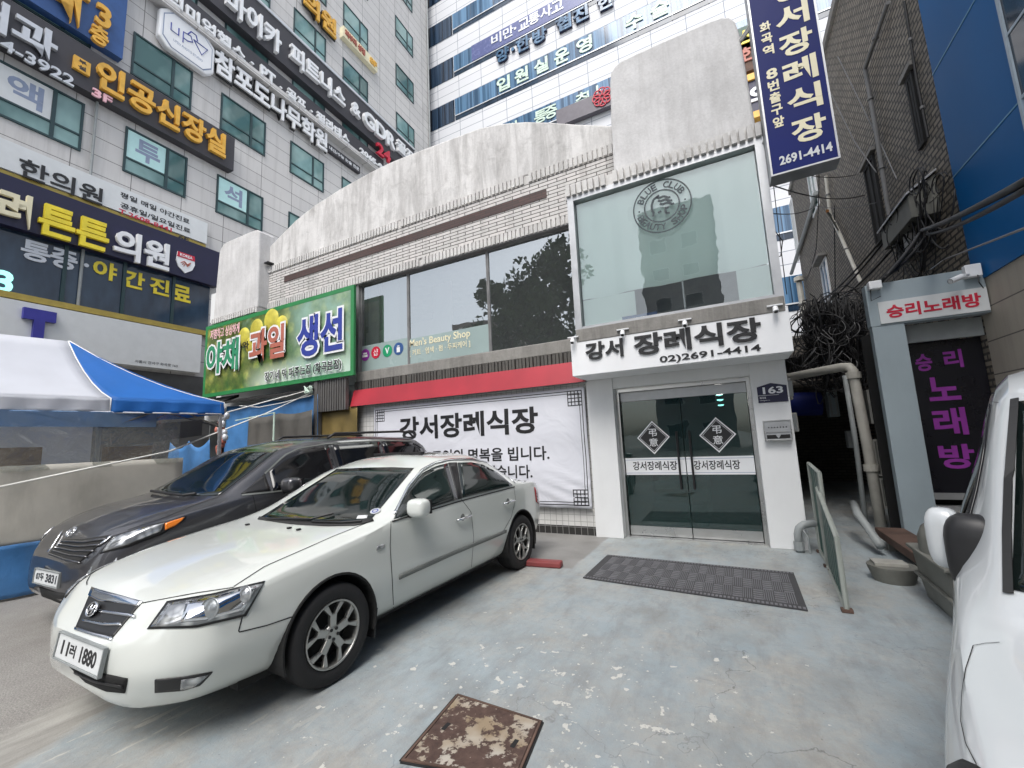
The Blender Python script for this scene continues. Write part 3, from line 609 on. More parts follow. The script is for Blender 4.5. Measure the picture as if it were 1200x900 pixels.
for ca, cz in ((BA1 - .17, BZ1 - .17), (BA1 - .17, BZ0 + .17), (BA0 + .17, BZ1 - .17), (BA0 + .17, BZ0 + .17)):
    for k in range(5):
        o = -.13 + .06 * k; strip(ca + o, ca + o + .016, cz - .13, cz + .126); strip(ca - .13, ca + .126, cz + o, cz + o + .016)
b.build('lattice_border', M['black'], bn)
b = MB()
for a, z in ((BA0, BZ0), (BA1, BZ0), (BA0, BZ1), (BA1, BZ1)):
    b.tube([BN.pt(a, z, 0), BN.pt(a * 1.0 + (.12 if a > -4 else -.12) * .4, z + (.08 if z > 1 else -.08), -.05)], .006, 6)
b.build('cord', M['rope'], bn)
# green market sign
GS = FRONT.off(.36)
gsn = thing('market_banner', GS.pt(-10.2, 3.2), 'green produce banner with big hangul over painted vegetables, left of the upstairs windows', 'banner')
t = NT('produce_print'); p = t.pos(); v = t.n('ShaderNodeTexVoronoi', Vector=t.mapv(p, (1, 1, 1))); v.inputs['Scale'].default_value = 3.2
sp = t.n('ShaderNodeSeparateXYZ'); t.set(sp.inputs[0], p); nz = t.noise(p, 1.1, 5, .65); nf = t.noise(p, 9, 4, .6)
hue = t.n('ShaderNodeValToRGB'); t.set(hue.inputs[0], nz); e = hue.color_ramp
for pos_, c_ in ((.0, (.03, .12, .03)), (.36, (.08, .22, .05)), (.45, (.30, .40, .07)), (.52, (.5, .5, .12)), (.58, (.20, .30, .10)), (.66, (.30, .42, .30)), (1, (.5, .55, .45))):
    q = e.elements.new(pos_); q.color = (*c_, 1)
c = t.mix(t.ramp(v.outputs[0], .0, .55, .0, .75), hue.outputs[0], (.03, .075, .02)); c = t.mix(t.ramp(nf, .4, .7, 0, .5), c, (.03, .06, .02))
low = t.math('MULTIPLY', t.ramp(sp.outputs[2], 3.3, 3.75, 1, 0), t.ramp(sp.outputs[0], -11.0, -9.8)); c = t.mix(low, c, (.62, .72, .60))
rt = t.math('MULTIPLY', t.ramp(sp.outputs[0], -9.6, -8.6), t.ramp(nz, .35, .6, .2, .7)); c = t.mix(rt, c, (.33, .52, .44))
t.bsdf(Base_Color=c, Roughness=.4); M['produce'] = t.m
M['greenborder'] = mat('green_border', (.03, .22, .07), .4)
M['brickred'] = mat('brick_red_letter', (.42, .13, .09), .5); M['greenletter'] = mat('green_letter', (.03, .24, .12), .5)
GA0, GA1, GZ0, GZ1 = -12.82, -7.03, 3.09, 5.10
b = MB(); b.pbox(GS, GA0 + .1, GA1 - .1, GZ0 + .1, GZ1 - .1, -.01, .02); b.build('printed_face', M['produce'], gsn)
b = MB(); b.pframe(GS, GA0, GA1, GZ0, GZ1, .1, -.03, .024); b.build('border', M['greenborder'], gsn)
b = MB()
for (x, z, r) in ((-11.02, 4.54, .25), (-10.49, 4.67, .26), (-9.9, 4.8, .29), (-9.5, 4.6, .24), (-10.73, 4.28, .21)):
    b.lathe([(0, .05), (r * .5, .045), (r * .85, .025), (r, 0)], GS.pt(x, z, .02), GS.n, 20)
b.build('printed_fruit', mat('printed_melon', (.52, .46, .06), .5, var=.3, scale=4), gsn, smooth='all')
def outlined(body, mt, L, R, h, dz=0):
    (a0, z0), (a1, z1) = GS.hit(*L), GS.hit(*R); zc = (z0 + z1) / 2 + dz
    ptext('letter_outline', M['white'], body, GS, a0 - .05, a1 + .05, zc - h / 2 - .05, zc + h / 2 + .05, .076, .004, gsn, .085)
    ptext('lettering', M[mt], body, GS, a0, a1, zc - h / 2, zc + h / 2, .081, .006, gsn, .03)
outlined('야채', 'greenletter', (246, 419), (283, 418), .86); outlined('과일', 'brickred', (296, 409), (337, 398), .84); outlined('생선', 'blueletter', (352, 397), (405, 386), .95)
pxtext('lettering', M['white'], '장기네 막 퍼주는집 (화곡본점)', GS, (313, 442), (404, 428), .30, .074, .003, gsn, .05)
pxtext('lettering', M['black'], '장기네 막 퍼주는집 (화곡본점)', GS, (314, 442), (403.5, 428), .25, .079, .003, gsn, .015)
pxtext('lettering', M['pink'], '저렴하고 싱싱하게', GS, (250, 394), (284, 384), .28, .074, .003, gsn, .02)
pxtext('lettering', M['black'], '와', GS, (287, 406), (295, 404), .2, .074, .003, gsn, .02)
M['aqua'] = mat('aqua_sheet', (.50, .76, .74), .4, var=.05)
# ------------------------------------------------------------ left clinic tower
T = TOWER
TW = thing('clinic_tower', T.pt(9, 0), 'tall grey stone-clad office tower on the left, covered with clinic and fitness signs', 'building')
b = MB(); b.pbox(T, -3.6, 20.3, 0, 46, -14, 0); b.build('wall', M['clad'], TW)
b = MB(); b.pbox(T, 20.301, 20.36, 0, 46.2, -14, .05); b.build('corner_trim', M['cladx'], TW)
b = MB(); b.tube([T.pt(20.22, 0, .1), T.pt(20.22, 46, .1)], .06, 8); b.build('downpipe', M['greypipe'], TW)
b = MB(); b.tube([T.pt(1.95, 6, .1), T.pt(1.95, 12.9, .1)], .04, 8); b.build('downpipe', M['greypipe'], TW)
cols = [(-3.2, 1.9), (-.2, 1.9), (2.74, 1.87), (5.68, 1.93), (8.86, 1.95), (12.0, 1.95), (16.55, 1.9)]
rows_ = [12.65, 16.28, 19.96, 23.62, 27.28, 31.0, 34.7, 38.4]
for ci, (s0, wd) in enumerate(cols):
    for ri, zt in enumerate(rows_):
        if ci == 6 and ri < 3: continue
        z0 = zt - (1.64 if ri else 1.62)
        f = MB(); f.pframe(T, s0, s0 + wd, z0, zt, .06, -.005, .05)
        m_ = s0 + wd * .655; f.pbox(T, m_ - .045, m_ + .045, z0 + .06, zt - .06, -.005, .05)
        zl = z0 + .52; f.pbox(T, s0 + .06, m_ - .045, zl - .03, zl + .03, -.005, .045); f.pbox(T, m_ + .045, s0 + wd - .06, zl - .03, zl + .03, -.005, .045)
        fo = f.build('window', M['tealframe'], TW)
        p = MB(); p.pbox(T, s0 + .06, s0 + wd - .06, z0 + .06, zt - .06, -.003, .012); p.build('pane', M['towerpane'], fo)
b = MB(); b.pbox(T, -3.6, 5.3, 9.33, 9.45, 0, .2); b.build('gold_band', M['goldtrim'], TW)
# lower clinic glazing
b = MB(); b.pbox(T, -3.6, 5.6, 6.12, 7.9, 0, .06); b.build('lower_glazing', M['navypane'], TW)
for s0 in (-3.2, -1.6, 0.0, 1.55, 2.95, 4.35):
    b = MB(); b.pbox(T, s0, s0 + .09, 6.12, 7.9, .06, .1); b.build('glazing_mullion', M['tealframe'], TW)
b = MB(); b.pbox(T, -3.6, 5.65, 5.95, 6.12, 0, .22); b.build('gold_band', M['goldtrim'], TW)
b = MB(); b.pbox(T, -3.6, 20, 0, 4.4, 0, .03); b.build('shopfront', mat('dim_shopfront', (.10, .10, .10), .4, var=.4, scale=1), TW)
def tsign(name, label, a0, a1, z0, z1, d, m, cat='sign', group=None, frame=None, bev=0):
    o = thing(name, T.pt((a0 + a1) / 2, z0, 0), label, cat, group)
    b = MB(); b.pbox(T, a0, a1, z0, z1, .002, d); b.build('panel', M[m], o, bevel=bev)
    if frame:
        b = MB(); b.pframe(T, a0, a1, z0, z1, .05, d, d + .03); b.build('frame', M[frame], o)
    return o
TP = lambda d: T.off(d)
# kidney clinic sign
o = tsign('fascia_sign', 'long charcoal clinic sign with silver and gold hangul ending 인공신장실', -3.6, 6.1, 12.92, 14.36, .35, 'charcoal')
P = TP(.35)
pxtext('lettering', M['silver'], '내과', P, (-45, 2), (66, 55), .95, 0, .12, o, .045)
pxtext('lettering', M['silver'], '4-3922', P, (-1, 52), (86, 96), .33, 0, .08, o, .02)
b = MB(); (a0, z1), (a1, z0) = P.hit(86, 61), P.hit(103.5, 91); b.pbox(P, a0, a1, z0, z1 - .12, 0, .1); b.build('badge', M['gold'], o)
ptext('lettering', M['charcoal'], '부', P, a0 + .1, a1 - .1, (z0 + z1) / 2 - .02, z1 - .17, .1, .01, o, .02); ptext('lettering', M['charcoal'], '설', P, a0 + .1, a1 - .1, z0 + .06, (z0 + z1) / 2 - .08, .1, .01, o, .02)
pxtext('lettering', M['gold'], '인공신장실', P, (111, 92), (263, 168), 1.0, 0, .14, o, .04)
pxtext('lettering', M['pink'], '3F', P, (107, 110), (131, 117), .27, 0, .06, o, .03)
# blue sign above
o = tsign('panel_sign', 'royal blue clinic sign with gold hangul and 3층, top left corner', -3.6, 2.4, 14.75, 19.2, .3, 'midblue'); P = TP(.3)
(a0, z0), (a1, z1) = P.hit(108, 22), P.hit(131, 22)
zt3, zm3, zb3 = P.hit(119, 7)[1], P.hit(118, 33)[1], P.hit(117, 55)[1]; al, ar = P.hit(108, 22)[0], P.hit(130, 22)[0]
ptext('lettering', M['gold'], '3', P, al + .04, ar - .02, zm3 + .02, zt3, 0, .12, o, .04); ptext('lettering', M['gold'], '층', P, al - .05, ar - .04, zb3, zm3 - .03, 0, .12, o, .03)
zb4 = P.hit(82, 29)[1]; ptext('lettering', M['gold'], '과', P, P.hit(36, 6)[0], P.hit(103, 6)[0], zb4, zb4 + 2.3, 0, .14, o, .03)
# window sheets spelling dialysis
for ch, ci, lab in (('액', 1, 'white sheet lettered 액 in a tower window, leftmost of three'), ('투', 2, 'pale sheet lettered 투 in a tower window'), ('석', 3, 'pale sheet lettered 석 in a tower window beside the white stub wall')):
    s0, wd = cols[ci]; z0 = 12.65 - 1.62
    o = thing('window_sheet', T.pt(s0 + .6, z0 + .5, .02), lab, 'poster', 'lettered sheets in the tower windows')
    b = MB(); b.pbox(T, s0 + .07, s0 + wd * .655 - .05, z0 + .55, 12.58, .013, .018); b.build('sheet', M['plate'] if ch == '액' else M['aqua'], o)
    ptext('lettering', M['greyblue'], ch, T, s0 + .3, s0 + 1.02, z0 + .66, z0 + 1.42, .018, .003, o, .03)
# hanuiwon white sign
o = tsign('fascia_sign', 'white oriental clinic sign with black hangul 한의원 and small opening hours', -3.6, 5.3, 9.47, 10.3, .25, 'plate'); P = TP(.25)
pxtext('lettering', M['black'], '한의원', P, (22, 193), (120, 233), .56, 0, .03, o, .015)
pxtext('lettering', M['black'], '평일 매일 야간진료', P, (141, 230), (222, 258), .19, 0, .01, o, .012)
pxtext('lettering', M['black'], '공휴일/일요일진료', P, (141, 241), (223, 270), .19, 0, .01, o, .012)
pxtext('lettering', M['red'], 'T.2608-8441', P, (139, 249), (201, 272), .15, 0, .01, o, .012, dz=.07)
pxtext('lettering', M['black'], '6F', P, (209, 278), (221, 281), .17, 0, .01, o, .02)
# korea clinic sign
o = tsign('fascia_sign', 'dark navy clinic sign with white and yellow hangul 려튼튼의원 and a shield', -3.6, 5.75, 7.9, 9.3, .3, 'navy'); P = TP(.3)
pxtext('lettering', M['cream'], '려', P, (-3, 241), (35, 249), .95, 0, .12, o, .035)
pxtext('lettering', M['yellow'], '튼튼', P, (44, 257), (126, 279), .92, 0, .12, o, .045)
pxtext('lettering', M['white'], '의원', P, (132, 285), (197, 302), .98, 0, .12, o, .045)
sa, sz = P.hit(217, 308)
b = MB(); sh = [(-.27, .33), (.27, .33), (.30, .0), (.22, -.22), (0, -.40), (-.22, -.22), (-.30, 0)]; b.prism([P.pt(sa + x, sz + z, 0) for x, z in sh], P.n * .04); b.build('shield', M['white'], o)
b = MB(); b.prism([P.pt(sa + x, sz + z, .041) for x, z in ((-.27, .33), (.27, .33), (.29, .14), (-.29, .14))], P.n * .01); b.build('shield_band', M['red'], o)
ptext('lettering', M['white'], 'KOREA', P, sa - .2, sa + .2, sz + .18, sz + .29, .052, .005, o, .02)
b = MB()
for k in range(3):
    b.tube([P.pt(sa - .16 + .05 * k, sz - .06 - .05 * k, .045), P.pt(sa - .05 + .02 * k, sz + .03 - .03 * k, .045), P.pt(sa + .05, sz - .06 - .04 * k, .045), P.pt(sa + .16 - .02 * k, sz + .04 - .05 * k, .045)], .017, 6)
b.build('shield_emblem', M['brickred'], o)
# window letters below
P = TP(.07)
o = thing('window_lettering', P.pt(3, 7), 'white hangul 통증 with yellow 야간진료 across the dark lower windows', 'lettering')
for ch, xy, mt in (('통', (42, 295), 'silver'), ('증', (75, 304), 'silver'), ('·', (101, 311), 'silver'), ('야', (123, 317), 'yellow'), ('간', (157, 328), 'yellow'), ('진', (187, 336), 'yellow'), ('료', (213, 344), 'yellow')):
    a, z = P.hit(*xy); k = .06 if ch == '·' else .29
    ptext('lettering', M[mt], ch, P, a - k, a + k, z - k, z + k, 0, .02, o, .03)
o = thing('neon_digit', P.at(4, 330), 'glowing cyan digit 3 in the lower dark window at the left edge', 'neon sign')
a, z = P.hit(4, 330); ptext('lettering', M['neon'], '3', P, a - .16, a + .17, z - .3, z + .3, .01, .03, o, .05)
# white board with blue T
o = tsign('fascia_sign', 'plain white shop board with one blue letter T above the tent', -3.6, 5.28, 4.5, 5.9, .3, 'plate'); P = TP(.3)
M['tblue'] = mat('t_blue', (.035, .035, .28), .4)
pxtext('lettering', M['tblue'], 'T', P, (24, 380), (63, 383), 1.1, 0, .12, o, .07, dz=-.12)
pxtext('lettering', M['black'], '서울시 강서구 화곡로 163', P, (158, 423), (208, 429), .10, 0, .004, o, .0)
# fitness signs
o = tsign('fascia_sign', 'upper charcoal fitness sign reading 마이카 피트니스 & GDR골프 in white', 1, 17.9, 19.55, 21.55, .4, 'charcoal'); P = TP(.4)
b = MB(); b.pbox(T, 1, 17.9, 21.55, 21.68, 0, .45); b.build('cap', M['silver'], o)
pxtext('lettering', M['white'], '마이카', P, (263, 2), (327, 50), 1.15, 0, .2, o, .045, dz=.0)
pxtext('lettering', M['white'], '피트니스', P, (338, 62), (402, 118), 1.05, 0, .2, o, .04)
pxtext('lettering', M['white'], '&', P, (410, 126), (420, 133), .75, 0, .2, o, .03)
pxtext('lettering', M['white'], 'GDR', P, (424, 138), (461, 169), .95, 0, .2, o, .05)
pxtext('lettering', M['white'], '골프', P, (463, 171), (484, 187), .8, 0, .2, o, .03)
pxtext('lettering', M['red'], '24', P, (440, 173), (456, 186), .75, 0, .15, o, .06)
pxtext('lettering', M['white'], '2065-997', P, (421, 178), (456, 202), .35, 0, .08, o, .03)
o = tsign('strip_sign', 'lower charcoal strip of small white hangul 프리미엄헬스 PT 골프 필라테스', 1, 15.0, 18.16, 19.0, .3, 'charcoal'); P = TP(.3)
b = MB(); b.pbox(T, 1, 15.0, 17.9, 18.15, 0, .42); b.build('ledge', M['clad'], o)
for body, L, R in (('프리미엄헬스', (172, -22), (286, 68)), ('·', (292, 73), (296, 77)), ('PT', (304, 83), (321, 97)), ('·', (326, 102), (329, 105)), ('골프', (335, 109), (357, 127)), ('·', (362, 130), (365, 132)), ('필라테스', (370, 136), (408, 167))):
    pxtext('lettering', M['white'], body, P, L, R, .08 if body == '·' else .62, 0, .12, o, .04)
# academy letters and logo plate
o = thing('channel_letters', T.pt(9, 16.6), 'white channel letters 참포도나무학원 mounted on the tower under the strip sign', 'sign')
P = TP(.15)
for mt, bo, d0, gr in (('black', .085, .0, .03), ('white', .04, .08, 0)):
    pxtext('letter_back' if mt == 'black' else 'lettering', M[mt], '참포도나무학원', P, (249, 68), (381, 171), 1.05 + gr * 4, d0, .09, o, bo)
o = tsign('plaque_sign', 'small dark plaque of tiny white hangul at the end of the academy letters', *[0, 0, 0, 0], .2, 'charcoal') if False else None
(a0, z0), (a1, z1) = T.hit(381, 175), T.hit(419, 199)
o = tsign('plaque_sign', 'small dark plaque of tiny white hangul at the end of the academy letters', a0, a1, (z0 + z1) / 2 - .2, (z0 + z1) / 2 + .2, .2, 'charcoal')
ptext('lettering', M['white'], '내신/수능 논술 전문', T, a0 + .08, a1 - .08, (z0 + z1) / 2 - .1, (z0 + z1) / 2 + .1, .2, .01, o, .02)
P = TP(.3); (a0, z1), (a1, z0) = P.hit(199, 28), P.hit(241, 82)
o = thing('logo_sign', T.pt((a0 + a1) / 2, 16.6), 'white rounded logo plate with a blue outline drawing beside the academy letters', 'sign')
zc, ac = 17.15, (a0 + a1) / 2; hw, hh, c_ = .95, .82, .28
def rr(k): return [(-hw * k + c_, -hh * k), (hw * k - c_, -hh * k), (hw * k, -hh * k + c_), (hw * k, hh * k - c_), (hw * k - c_, hh * k), (-hw * k + c_, hh * k), (-hw * k, hh * k - c_), (-hw * k, -hh * k + c_)]
b = MB(); b.prism([P.pt(ac + x, zc + z, -.25) for x, z in rr(1)], P.n * .25); b.build('plate', M['white'], o, bevel=.06)
b = MB(); b.prism([P.pt(ac + x, zc + z, 0.001) for x, z in rr(.88)], P.n * .01); b.build('inner_border', M['greyblue'], o)
b = MB(); b.prism([P.pt(ac + x, zc + z, 0.011) for x, z in rr(.85)], P.n * .01); b.build('inner_field', M['white'], o)
b = MB()
for pts in ([(-.6, .25), (-.6, -.05), (-.35, -.05), (-.35, .25)], [(-.2, -.2), (-.2, .25), (.05, .3), (.12, .1), (-.05, .0), (-.2, .0)], [(.15, .25), (.45, -.15), (.65, .25), (.15, .25)], [(-.05, .3), (.05, .5), (.22, .5), (.28, .3)]):
    b.tube([P.pt(ac + x, zc + z, .025) for x, z in pts], .022, 6)
b.build('emblem', M['blueletter'], o); ptext('lettering', M['greyblue'], 'UPDV PHOTO STUDIO', P, ac - .5, ac + .5, zc - .42, zc - .32, .022, .003, o, .0)
# gold letters and beige plaque high up
o = thing('channel_letters', T.pt(11, 24), 'gold channel letters 의원 high on the tower near its right edge', 'sign')
P = TP(.15); pxtext('lettering', M['black'], '의원', P, (353, 1), (392, 35), 1.25, 0, .08, o, .07); pxtext('lettering', M['gold'], '의원', P, (354, 1), (391.5, 34.5), 1.15, .08, .12, o, .045)
(a0, z0), (a1, z1) = T.hit(398, 40), T.hit(438, 80)
zc = (z0 + z1) / 2; o = tsign('plaque_sign', 'narrow beige plaque with red hangul and 8F beside the gold letters', a0, a1, zc - .33, zc + .33, .3, 'cream')
ptext('lettering', M['brickred'], '피부과 성형', T, a0 + .1, a0 + (a1 - a0) * .6, zc - .2, zc + .2, .3, .06, o, .03); ptext('lettering', M['gold'], '8F', T, a0 + (a1 - a0) * .75, a1 - .1, zc - .2, zc + .2, .3, .06, o, .04)

# ------------------------------------------------------------ far white building
FB = FAR
FT = thing('far_office_block', (-2, 24, 0), 'white panelled office block with blue ribbon windows behind the hall', 'building')
b = MB(); b.box(-30, 16, 24, 40, 0, 52); b.build('wall', M['farwhite'], FT)
(xa, za), _ = FB.hit(505, 103), 0
rz = []      # ribbon windows: measured bands at the left edge
for top, bot in ((32, 55), (72, 102), (122, 152), (175, 203)):
    rz.append((FB.hit(505, bot)[1], FB.hit(505, top)[1]))
step = 3.65
rz = [(27.15 + step * k - 1.75, 27.15 + step * k) for k in range(-6, 6)]
for k, (z0, z1) in enumerate(rz):
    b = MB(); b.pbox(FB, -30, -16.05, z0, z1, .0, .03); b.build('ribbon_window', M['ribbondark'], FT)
    b = MB(); b.pbox(FB, -16.0, 16, z0 + .35, z1, .0, .03); b.build('ribbon_window', M['ribbon'], FT)
    b = MB(); b.pbox(FB, -16.0, 16, z0, z0 + .33, .0, .02); b.build('ribbon_base', M['navypane'], FT)
    b = MB(); b.pbox(FB, -16.0, 16, z0 + .33, z0 + .40, .03, .06); b.build('ribbon_sill', M['silver'], FT)
    b = MB()
    for x in [-28 + 1.95 * i for i in range(23)]: b.pbox(FB, x, x + .05, z0, z1, .03, .05)
    b.build('mullion', M['ribbondark'], FT)
def fletters(label, items, depth=.1, off=.08, out=None):
    P = FB.off(off); o = thing('building_lettering', P.at(*items[0][1]), label, 'lettering')
    for body, L, R, h, mt in items:
        if out: pxtext('letter_back', M['navy'], body, P, L, R, h * 1.06, -.02, .05, o, .08)
        pxtext('lettering', M[mt], body, P, L, R, h, 0.03, depth, o, .035)
    return o
P = FB.off(.1)
z0, z1 = FB.hit(575, 55)[1] - .75, FB.hit(575, 55)[1] + 1.15
M['violet'] = mat('violet_film', (.10, .12, .27), .25, var=.1)
o = thing('window_strip_sign', FB.at(640, 30), 'violet film strip lettered 비만 교통사고 across upper ribbon windows of the far block', 'sign')
zb_, zt_ = rz[7][0] + .45, rz[7][1]
a0 = FB.hit(553, 60)[0]; a1 = FB.hit(700, 0)[0] + 6
b = MB(); b.pbox(FB, a0, a1, zb_, zt_, .051, .07); b.build('panel', M['violet'], o)
for ch, xy in (('비', (582, 41)), ('만', (596, 35)), ('·', (604, 29)), ('교', (614, 24)), ('통', (626, 16)), ('사', (640, 9)), ('고', (653, 1))):
    a, z = FB.hit(*xy); k = .1 if ch == '·' else .42; ptext('lettering', M['silver'], ch, FB, a - k, a + k, (zb_ + zt_) / 2 + .12 - k, (zb_ + zt_) / 2 + .12 + k, .071, .03, o, .02)
o = thing('building_lettering', FB.at(600, 60), 'dark blue raised letters 양한방 협진 한 on the far block white band', 'lettering')
zm = FB.hit(590, 66)[1]
for ch, xy in (('양', (590, 66)), ('·', (602, 59)), ('한', (614, 52)), ('방', (633, 42)), ('협', (661, 24)), ('진', (681, 16)), ('한', (710, 2))):
    a, z = FB.hit(*xy); k = .13 if ch == '·' else .52
    ptext('letter_back', M['navy'], ch, FB, a - k * 1.05, a + k * 1.05, zm - k * 1.05, zm + k * 1.05, .03, .1, o, .07); ptext('lettering', M['ribbon'], ch, FB, a - k, a + k, zm - k, zm + k, .14, .05, o, .03)
o = thing('window_lettering', FB.at(650, 60), 'pale spaced letters 입원실운영 수 along a ribbon window of the far block', 'lettering')
M['palegreen'] = mat('pale_green_letter', (.55, .68, .58), .4)
zm = (rz[6][0] + .4 + rz[6][1]) / 2
for ch, xy in (('입', (590, 91)), ('원', (611, 79)), ('실', (634, 69)), ('운', (658, 57)), ('영', (684, 41)), ('수', (742, 11)), ('술', (772, 0))):
    a, z = FB.hit(*xy); k = .52; ptext('lettering', M['palegreen'], ch, FB, a - k, a + k, zm - k, zm + k, .055, .04, o, .03)
o = thing('window_lettering', FB.at(620, 130), 'pale letters 비만 통증 추나 along the lowest ribbon window above the parapet', 'lettering')
zm = (rz[5][0] + .4 + rz[5][1]) / 2
for ch, xy in (('비', (589, 142)), ('만', (601, 136)), ('통', (633, 123)), ('증', (645, 117)), ('추', (681, 100)), ('나', (695, 92)), ('치', (742, 72)), ('료', (760, 64))):
    a, z = FB.hit(*xy); k = .45; ptext('lettering', M['palegreen'], ch, FB, a - k, a + k, zm - k, zm + k, .055, .04, o, .02)
# grey flower sign on the far block
(a0, z0), (a1, z1) = FB.hit(655, 147), FB.hit(655, 130)
o = thing('panel_sign', FB.at(690, 130), 'grey panel sign with a red flower on the far block beside the curved slab', 'sign')
b = MB(); b.pbox(FB, a0, a0 + 9, z0 - .35, z1 - .25, .05, .4); b.build('panel', mat('mid_grey_sign', (.12, .11, .13), .4), o)
a, z = FB.hit(708, 119); b = MB()
for k in range(8):
    th = 2 * pi * k / 8; b.lathe([(.22, 0), (.27, 0), (.27, .06), (.22, .06), (.22, 0)], FB.pt(a + .36 * cos(th), z + .36 * sin(th), .41), FB.n, 14)
b.build('flower', M['red'], o)
# signs seen between the curved slab and the blue sign
for (xy, w_, h_, mt, lab, items) in (((880, 48), 3.2, 1.3, 'greenpanel', 'dark green sign with yellow hangul behind the blue vertical sign, upper', (('스', 'yellow', .38, -.9),)), ((882, 68), 3.2, 1.9, 'rust', 'dark red brown sign behind the blue vertical sign, middle', (('한', 'brickred', .4, -.8),)), ((886, 118), 3.4, 2.3, 'navy', 'navy sign with gold edges and white hangul behind the blue vertical sign', (('의', 'white', .55, -.4),))):
    a, z = FB.hit(*xy); o = thing('panel_sign', FB.pt(a, z - h_ / 2, 0), lab, 'sign')
    b = MB(); b.pbox(FB, a - 1.4, a + w_ - 1, z - h_ / 2, z + h_ / 2, .05, .4); b.build('panel', M[mt], o)
    for ch, lm, k, dx in items: ptext('lettering', M[lm], ch, FB, a + dx + .6 - k, a + dx + .6 + k, z - k, z + k, .41, .05, o, .04)
    if mt == 'navy':
        b = MB(); b.pbox(FB, a - 1.4, a + w_ - 1, z - h_ / 2 - .1, z - h_ / 2 + .25, .06, .5); b.pbox(FB, a - 1.4, a + w_ - 1, z + h_ / 2 - .25, z + h_ / 2 + .1, .06, .5); b.build('gold_edge', M['gold'], o)
a, z = FB.hit(896, 185); o = thing('panel_sign', FB.pt(a, z, 0), 'rusty red sign panel on the far block level with the bay window top', 'sign'); b = MB(); b.pbox(FB, a - 1.2, a + 1.5, z - 1.0, z + 1.0, .05, .4); b.build('panel', M['rust'], o)
# ------------------------------------------------------------ right: brick block, blue panelled block, karaoke porch
SD = Plane((3.0, 0, 0), (0, -1, 0), (-1, 0, 0))
BK = thing('brick_building', (3, 13, 0), 'dark brown brick block lining the right side of the narrow alley', 'building')
b = MB(); b.box(3.0, 12, 7.5, 19.2, 0, 10.75); b.build('wall', M['brick'], BK)
b = MB(); b.box(2.94, 12, 7.5, 19.26, 10.751, 10.95); b.build('coping', M['sill'], BK)
b = MB(); b.tube([SD.at(960, 225, .08), SD.at(953, 250, .08), SD.at(930, 320, .08)], .07, 8); b.build('gutter', M['greypipe'], BK, smooth=True)
def swin(TL, BR, mt='greyframe', glass='navypane', hood=True, deep=False):
    (a0, z1), (a1, z0) = SD.hit(*TL), SD.hit(*BR)
    if z1 - z0 < .3: return
    f = MB(); f.pframe(SD, a0, a1, z0, z1, .06, -.02, .04); am = (a0 + a1) / 2; f.pbox(SD, am - .03, am + .03, z0 + .06, z1 - .06, -.02, .035)
    fo = f.build('window', M[mt], BK); p = MB(); p.pbox(SD, a0 + .06, a1 - .06, z0 + .06, z1 - .06, .002, .012); p.build('pane', M[glass], fo)
    if hood:
        h = MB(); h.prism([SD.pt(a0 - .1, z1 + .03, .0), SD.pt(a1 + .1, z1 + .03, .0), SD.pt(a1 + .1, z1 + .10, .0), SD.pt(a0 - .1, z1 + .10, .0)], SD.n * (.22 if glass != 'dark' else .08)); h.build('window_hood', M['sill'], fo)
swin((946, 200), (961, 238), 'white', 'towerpane'); swin((926, 240), (938, 300), 'white', 'towerpane', False); swin((962, 312), (977, 358), 'white', 'ribbon')
swin((1014, 200), (1041, 275), 'dark', 'dark'); swin((1064, 95), (1087, 165), 'dark', 'dark')
# wall pipes and stand-off bracket
def wallpipe(name, label, pts, r, m, cat='pipe', group=None, d=.08):
    q = [SD.at(x, y, d) for x, y in pts]; o = thing(name, q[-1], label, cat, group); b = MB(); b.tube(q, r, 8); b.build('pipe', M[m], o, smooth=True)
    c = MB()
    for i in range(len(q) - 1):
        p = (q[i] + q[i + 1]) / 2; c.tube([p - Vector((0, 0, .02)), p + Vector((0, 0, .02))], r * 1.5, 8)
    c.build('clamp', M['greycable'], o); return o
wallpipe('conduit', 'long grey conduit running up the brick wall to the roof', [(1048, 0), (1020, 78), (1033, 150), (1047, 240), (1062, 300)], .035, 'greycable')
wallpipe('conduit', 'thick grey conduit stub below the long wall conduit', [(1057, 262), (1068, 306)], .07, 'greypipe')
wallpipe('conduit', 'pale kinked conduit down the far part of the brick wall', [(972, 205), (977, 250), (988, 272), (1006, 312), (1014, 330)], .04, 'pvc')
wallpipe('conduit', 'thin dark conduit along the brick wall near edge', [(1064, 0), (1078, 90), (1092, 160)], .018, 'cable', d=.04)
o = wallpipe('vent_pipe', 'white capped vent pipe low on the far brick wall', [(944, 330), (952, 382)], .10, 'pvc', d=.2)
b = MB(); q = SD.at(944, 328, .2); b.lathe([(0, .22), (.16, .15), (.17, 0), (.1, 0)], q, (0, 0, 1), 14); b.build('cap', M['pvc'], o, smooth=True)
o = thing('wall_bracket', SD.at(985, 255, .1), 'small triangular steel bracket with a rusty tip on the brick wall', 'bracket')
b = MB(); b.tube([SD.at(977, 252, .05), SD.at(1001, 241, .5), SD.at(986, 271, .05)], .022, 6); b.build('bracket', M['greypipe'], o)
b = MB(); b.tube([SD.at(998, 242, .46), SD.at(1004, 239, .54)], .035, 6); b.build('rusty_tip', mat('rust_orange', (.3, .13, .04), .8), o)
